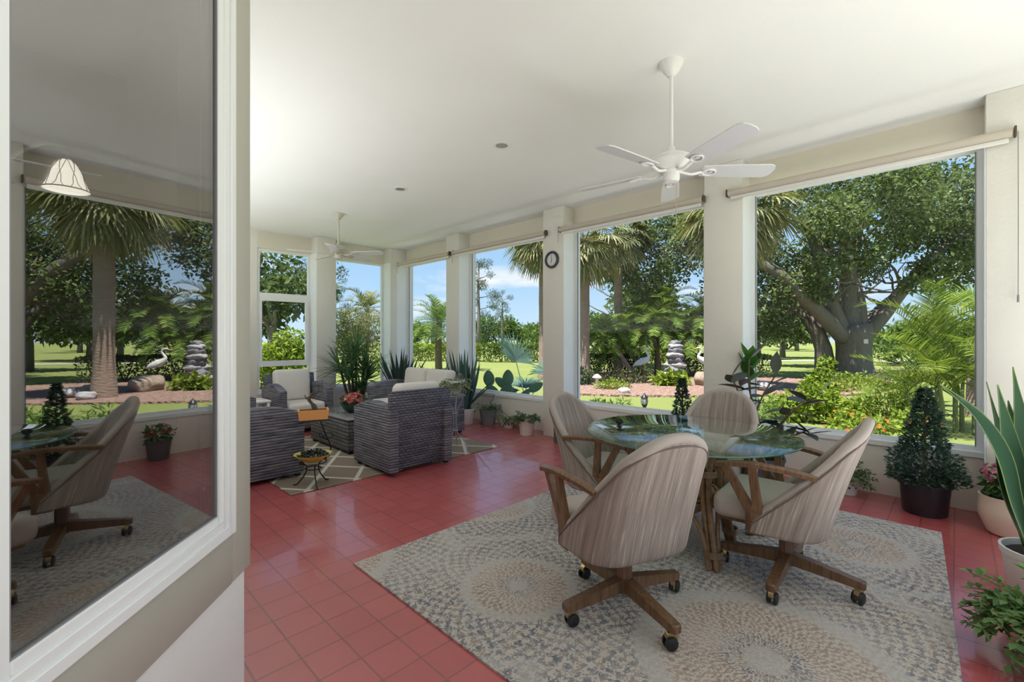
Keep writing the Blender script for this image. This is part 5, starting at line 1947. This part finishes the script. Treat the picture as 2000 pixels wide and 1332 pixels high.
shrub('small leafy tuft outside the window ledge by the garden lantern', at(8.75, 1.66), loc_blobs([(0, 0, 0.14, 0.22), (0.25, 0, 0.12, 0.18)]), 380, 0.10, 0.035, 'g_mid', 59)
shrub('tiny upright seedling next to the garden lantern', at(9.0, 2.2), loc_blobs([(0, 0, 0.16, 0.12)]), 90, 0.16, 0.03, 'g_mid', 60, stems=1)
shrub('yellow flowering groundcover in the bed hidden by the pale column', at(12.4, 8.6), loc_blobs([(0, 0, 0.22, 0.5), (0.7, 0.2, 0.22, 0.5), (1.3, 0.3, 0.2, 0.45)]), 1600, 0.09, 0.045, 'g_lime', 61)
shrub('bronze-tinged shrub under the first palm trunk', at(14.2, 2.2), loc_blobs([(0, 0, 0.3, 0.4), (-0.3, 0, 0.5, 0.3)]), 500, 0.14, 0.05, 'g_hedge', 62)
shrub('glossy bright bush behind the far single-hung window', at(13.4, -6.75), loc_blobs([(0, 0, 1.0, 0.75), (0.6, 0.2, 0.8, 0.7), (-0.6, 0, 0.8, 0.7), (0.2, 0, 1.45, 0.5), (-0.2, 0.3, 0.5, 0.8)]), 3000, 0.15, 0.085, 'g_lime', 63)
shrub('big silvery olive bush behind the yucca window', at(22.0, -7.7), loc_blobs([(0, 0, 1.4, 1.5), (1.2, 0.2, 1.1, 1.2), (-1.0, 0, 1.4, 1.3), (0.1, 0, 2.4, 1.1), (0.9, 0, 2.0, 0.9), (-0.9, 0, 2.4, 0.9)]), 6500, 0.16, 0.05, 'g_olive', 64)
shrub('lime bush at the corner of the yucca window', at(17.0, -4.75), loc_blobs([(0, 0, 0.5, 0.45), (0.2, 0, 0.8, 0.3)]), 600, 0.14, 0.07, 'g_lime', 65)


def hedge(label, p0, p1, h, dep, n, L, mat, seed):
    """clipped hedge between two places"""
    rng = random.Random(seed)
    d = p1 - p0
    ln = d.length
    u = d.normalized()
    s = V(-u.y, u.x, 0)
    root = empty('hedge', p0, 0, label, 'hedge', None)
    fo, tw = MB(), MB()
    for i in range(n):
        t = rng.random()
        k = rng.random()
        z, q = (h * rng.random() ** 0.7, rng.choice((-1, 1)) * dep / 2) if k < 0.6 else (h, rng.uniform(-1, 1) * dep / 2)
        w_ = 0.88 + 0.16 * noise.noise(V(t * ln * 0.9, q, z))
        p = u * (t * ln) + s * q * w_ + V(0, 0, z * w_)
        fo.leafquad(p, rdir(rng) + s * (0.7 if q > 0 else -0.7), V(0, 0, 1) + rdir(rng) * 0.8, L * rng.uniform(0.7, 1.2), L * 0.5)
    for i in range(max(3, int(ln / 0.7))):
        b = u * (ln * (i + 0.5) / max(3, int(ln / 0.7)))
        for a in (-0.3, 0.3):
            tw.tube([b, b + u * a * 0.6 + V(0, 0, h * 0.5), b + u * a + s * a * dep * 0.6 + V(0, 0, h * 0.85)], [0.03, 0.02, 0.01], 5)
    tw.build('branch', M['twig'], root)
    fo.build('foliage', M[mat], root, smooth=False)


hedge('clipped dark hedge behind the first white heron', at(18.6, 3.1), at(18.2, 5.3), 0.95, 0.9, 3600, 0.11, 'g_hedge', 70)
hedge('clipped dark hedge behind the second heron and the rock waterfall', at(17.6, 6.6), at(17.0, 9.6), 1.0, 0.9, 3600, 0.11, 'g_hedge', 71)
hedge('long sunny hedge across the far lawn seen through the corner window', at(31, -7.4), at(30, -1.9), 1.2, 1.4, 5200, 0.17, 'g_lime', 72)
hedge('long green hedge across the far lawn behind the palmetto', at(29.5, -1.8), at(28, 4.6), 1.25, 1.4, 5200, 0.17, 'g_mid', 73)
hedge('pale green hedge beyond the two palm trunks', at(27.5, 5.0), at(27, 11.0), 1.0, 1.3, 4500, 0.17, 'g_lime', 74)

# --------------------------------------------------------- garden ornaments
def rock(mb, rng, c, sx, sy, sz, rz=0.0, sub=3, rough=0.22):
    bm = bmesh.new()
    bmesh.ops.create_icosphere(bm, subdivisions=sub, radius=1)
    off = rdir(rng) * 10
    for v in bm.verts:
        k = 1 + rough * noise.noise(v.co * 1.6 + off) + rough * 0.5 * noise.noise(v.co * 4 + off)
        v.co *= k
        v.co.z = max(-0.75, min(0.8, v.co.z))
    mb.bm(bm, Matrix.Translation(c) @ Matrix.Rotation(rz, 4, 'Z') @ Matrix.Diagonal((sx, sy, sz, 1)))


rng = random.Random(80)
wfp = at(16.4, 5.85)
wf_ = empty('rock_waterfall', wfp, -R_(45.5), 'stacked grey slate rock waterfall standing in the garden bed', 'waterfall')
wf_.scale = (0.68, 0.68, 1.0)
z = 0.0
for i, (w_, h_) in enumerate(((0.62, 0.30), (0.52, 0.26), (0.56, 0.22), (0.44, 0.24), (0.48, 0.20), (0.36, 0.22), (0.40, 0.18), (0.28, 0.16))):
    mb = MB()
    rock(mb, rng, (rng.uniform(-0.07, 0.07) + 0.02 * i, rng.uniform(-0.05, 0.08), z + h_ * 0.45), w_, w_ * 0.75, h_ * 0.66, rng.uniform(-0.4, 0.4), 3, 0.3)
    mb.build('rock', M['rock_dark' if i % 2 else 'rock'], wf_, angle=None)
    z += h_ * 0.78
for lb, d, l, sx, sy, sz, mat in (('rounded tan boulder against the edge of the pale column', 13.9, 6.02, 0.48, 0.38, 0.30, 'boulder'), ('small tan stone behind the pale column, mirrored beside the stout palm trunk', 13.4, 7.0, 0.26, 0.22, 0.17, 'boulder'),
                                  ('small grey stone in the mulch beneath the stout hidden palm', 12.6, 7.0, 0.28, 0.22, 0.16, 'rock'), ('pale flat stone in the mulch behind the pale column', 12.1, 6.3, 0.20, 0.2, 0.13, 'rock'),
                                  ('tiny white stone at the mulch edge above the lantern', 11.9, 2.95, 0.16, 0.14, 0.10, 'statue')):
    mb = MB()
    rock(mb, rng, (0, 0, sz * 0.55), sx, sy, sz, rng.uniform(0, 3))
    o = mb.build('boulder', M[mat], loc=at(d, l, GZ + 0.05), angle=None)
    tag(o, lb, 'rock')


def heron(label, pos, rz):
    root = empty('heron_statue', pos, rz, label, 'statue', 'white heron statues')
    b = MB()
    pts = spline([(-0.34, 0, 0.50), (-0.20, 0, 0.58), (0.0, 0, 0.66), (0.14, 0, 0.74), (0.20, 0, 0.84), (0.14, 0, 0.94), (0.10, 0, 1.02), (0.15, 0, 1.10), (0.22, 0, 1.115), (0.27, 0, 1.10)], 4)
    key = [0.012, 0.085, 0.125, 0.085, 0.045, 0.032, 0.028, 0.030, 0.032, 0.014]
    rad = []
    for i in range(len(pts)):
        f = i / 4
        j = min(8, int(f))
        rad.append(key[j] + (key[j + 1] - key[j]) * (f - j))
    b.tube(pts, rad, 12)
    b.build('body', M['statue'], root, angle=None)
    MB().tube([V(0.26, 0, 1.103), V(0.33, 0, 1.085), V(0.42, 0, 1.06)], [0.014, 0.010, 0.002], 7).build('beak', M['pot_orange'], root)
    w_ = MB()
    for s in (-1, 1):
        w_.lathe([(0.0, -0.24), (0.035, -0.18), (0.07, -0.02), (0.065, 0.10), (0.0, 0.2)], 10, sx=1.0, sy=0.35)
        w_.v[-50:] = [tuple(Matrix.Translation((-0.06, s * 0.10, 0.62)) @ Matrix.Rotation(R_(68), 4, 'Y') @ Vector(q)) for q in w_.v[-50:]]
    w_.build('wing', M['statue'], root, angle=None)
    for s in (-1, 1):
        MB().tube([V(0.0, s * 0.04, 0.58), V(-0.03, s * 0.045, 0.30), V(0.0, s * 0.045, 0.01), V(0.09, s * 0.045, 0.005)], [0.016, 0.009, 0.009, 0.006], 7).build('leg', M['iron'], root)


heron('white heron statue standing before the dark hedge by the slim palm', at(15.3, 4.42, GZ + 0.05), R_(-45.5))
heron('white heron statue at the column edge, right of the rock waterfall', at(15.6, 6.62, GZ + 0.05), R_(134.5))
fg = empty('garden_figure', at(13.6, 2.55, GZ + 0.05), 0, 'little white mushroom-capped garden figure in the mulch', 'garden ornament')
MB().lathe([(0.09, 0), (0.10, 0.03), (0.05, 0.06), (0.045, 0.2), (0.055, 0.24), (0, 0.25)], 16).build('body', M['statue'], fg)
MB().lathe([(0.0, 0.235), (0.13, 0.24), (0.14, 0.26), (0.10, 0.31), (0.04, 0.36), (0.0, 0.37)], 18).build('cap', M['pot_pink'], fg)
ln_ = empty('garden_lantern', at(9.1, 2.66), 0, 'small dark lantern standing on the grass strip outside', 'lantern')
MB().lathe([(0.055, 0), (0.06, 0.02), (0.03, 0.035), (0.035, 0.10), (0.055, 0.13), (0.06, 0.15), (0, 0.15)], 14).build('base', M['lantern'], ln_)
MB().lathe([(0.05, 0.15), (0.062, 0.20), (0.062, 0.25), (0.05, 0.28)], 14).build('glass', M['seal'], ln_)
cg = MB()
for k in range(6):
    a = k * PI / 3
    cg.tube([V(0.055 * math.cos(a), 0.055 * math.sin(a), 0.15), V(0.067 * math.cos(a), 0.067 * math.sin(a), 0.22), V(0.053 * math.cos(a), 0.053 * math.sin(a), 0.285)], 0.005, 5)
cg.build('cage', M['lantern'], ln_)
MB().lathe([(0.075, 0.28), (0.07, 0.295), (0.03, 0.33), (0.02, 0.35), (0.008, 0.37), (0, 0.38)], 14).build('cap', M['lantern'], ln_)

# ------------------------------------------------------- trees farther off
def tree_proto(seed, kind):
    rng = random.Random(seed)
    root = empty('broadleaf_tree', (0, 0, -50), 0, '-', 'tree', 'trees beyond the lawn')
    tr, fo = MB(), MB()
    if kind == 'round':
        tr.tube([V(0, 0, -0.1), V(0.05, 0, 1.0), V(-0.05, 0.05, 2.2)], [0.22, 0.16, 0.13], 8)
        for i in range(6):
            branch(tr, rng, (0, 0, rng.uniform(1.2, 2.0)), rdir(rng, 0.2, 0.9), 1.6, 0.09, 1)
        bl = [(rng.uniform(-1.4, 1.4), rng.uniform(-1.4, 1.4), rng.uniform(1.7, 4.0), rng.uniform(0.7, 1.2)) for _ in range(12)]
        cloud(fo, rng, bl, 3600, 0.26, 0.13, 0.25)
    elif kind == 'low':
        for i in range(5):
            branch(tr, rng, (0, 0, 0), rdir(rng, 0.4, 0.9), 1.4, 0.06, 1)
        bl = [(rng.uniform(-1.8, 1.8), rng.uniform(-1.2, 1.2), rng.uniform(0.5, 1.9), rng.uniform(0.6, 1.0)) for _ in range(11)]
        cloud(fo, rng, bl, 3200, 0.24, 0.12, 0.25)
    else:
        tr.tube([V(0, 0, -0.1), V(0.08, 0, 3), V(0, 0.05, 6.0), V(0.1, 0, 8.6)], [0.22, 0.17, 0.12, 0.04], 8)
        bl = []
        for i in range(15):
            z = 3.6 + 0.36 * i
            a = i * 2.4
            L = rng.uniform(0.7, 1.9) * (1 - 0.35 * (z - 3.6) / 5)
            e = V(math.cos(a) * L, math.sin(a) * L, z + 0.3)
            tr.tube([V(0.03, 0, z - 0.1), e * 0.5 + V(0, 0, z * 0.5 - 0.1), e], [0.05, 0.035, 0.015], 5)
            bl.append((e.x, e.y, e.z, rng.uniform(0.40, 0.75)))
        cloud(fo, rng, bl, 3000, 0.22, 0.05, 0.2)
    tr.build('trunk', M['bark'], root, angle=None)
    fo.build('foliage', M['g_pine' if kind == 'pine' else 'g_tree' if kind == 'round' else 'g_mid'], root, smooth=False)
    return root


protos = {k: tree_proto(90 + i, k) for i, k in enumerate(('round', 'low', 'pine'))}
used = set()
def put_tree(kind, d, l, s, rz, label):
    o = protos[kind] if kind not in used else copy_tree(protos[kind])
    used.add(kind)
    o.location = at(d, l)
    o.rotation_euler = (0, 0, rz)
    o.scale = (s, s, s)
    o['label'] = label
    o.name = {'round': 'broadleaf_tree', 'low': 'bushy_tree', 'pine': 'pine_tree'}[kind]
    return o


put_tree('pine', 42, -3.1, 1.0, 0.3, 'tall pine with clumped needles at the edge of the lawn window')
put_tree('pine', 48, -1.0, 0.72, 1.8, 'shorter pine right behind the taller one in the lawn window')
put_tree('pine', 26, -11.2, 1.0, 2.4, 'thin pine standing behind the far single-hung window')
put_tree('pine', 34, -13.3, 0.66, 4.0, 'airy pine beyond the olive bush, against the clouds')
put_tree('round', 20, -10.6, 1.35, 0.5, 'spreading leafy tree filling the far single-hung window')
put_tree('round', 23, 6.6, 1.25, 5.2, 'leafy tree rising behind the palm clump and rock waterfall')
put_tree('round', 24, 16.3, 1.15, 1.2, 'tree with pale trunk just left of the big oak')
put_tree('round', 34, 18.5, 1.1, 2.2, 'slender tree beyond the path, left of the pale trunk')
put_tree('round', 36, 21.5, 1.1, 3.1, 'slender tree beyond the path, right of the other slender one')
put_tree('low', 26, 22.5, 1.1, 0.4, 'bright bushy tree right of the oak trunk')
put_tree('low', 27, 26.5, 1.2, 1.9, 'bright bushy tree behind the areca fronds')
put_tree('low', 25, 30.0, 1.25, 3.3, 'bright bushy tree by the end column')
rng = random.Random(99)
words_ = ['low', 'taller', 'rounded', 'ragged', 'dense', 'thin']
spots = []
for i in range(26):
    l = -16 + i * 3.7
    spots.append((56 + (i % 2) * 11 + rng.uniform(-2, 2), l * 1.25))
where = ['behind the coconut palm', 'beyond the yucca window', 'left of the lone date palm', 'behind the lone date palm', 'right of the lone date palm', 'beyond the sunny hedge', 'left of the tall pine', 'behind the tall pine',
         'beyond the palmetto', 'beyond the clock column', 'behind the first palm trunk', 'between the two palm trunks', 'behind the slim palm', 'beyond the white heron', 'beyond the palm clump', 'behind the rock waterfall', 'behind the second heron',
         'beyond the pale column', 'behind the fiddle-leaf fig', 'left of the pale trunk', 'beyond the forked oak', 'right of the forked oak', 'beyond the path end', 'beyond the areca clump', 'behind the fan-leaved palm', 'beyond the end column']
for i, (d, l) in enumerate(spots):
    lowz = l < 14
    k = 'low' if (i % 3 or lowz) else 'round'
    s = rng.uniform(1.5, 2.0) if k == 'low' else rng.uniform(1.1, 1.5)
    put_tree(k, d, l, s * (0.75 if l < -4 else 1.0), rng.uniform(0, 6), 'distant green tree on the horizon ' + where[i])
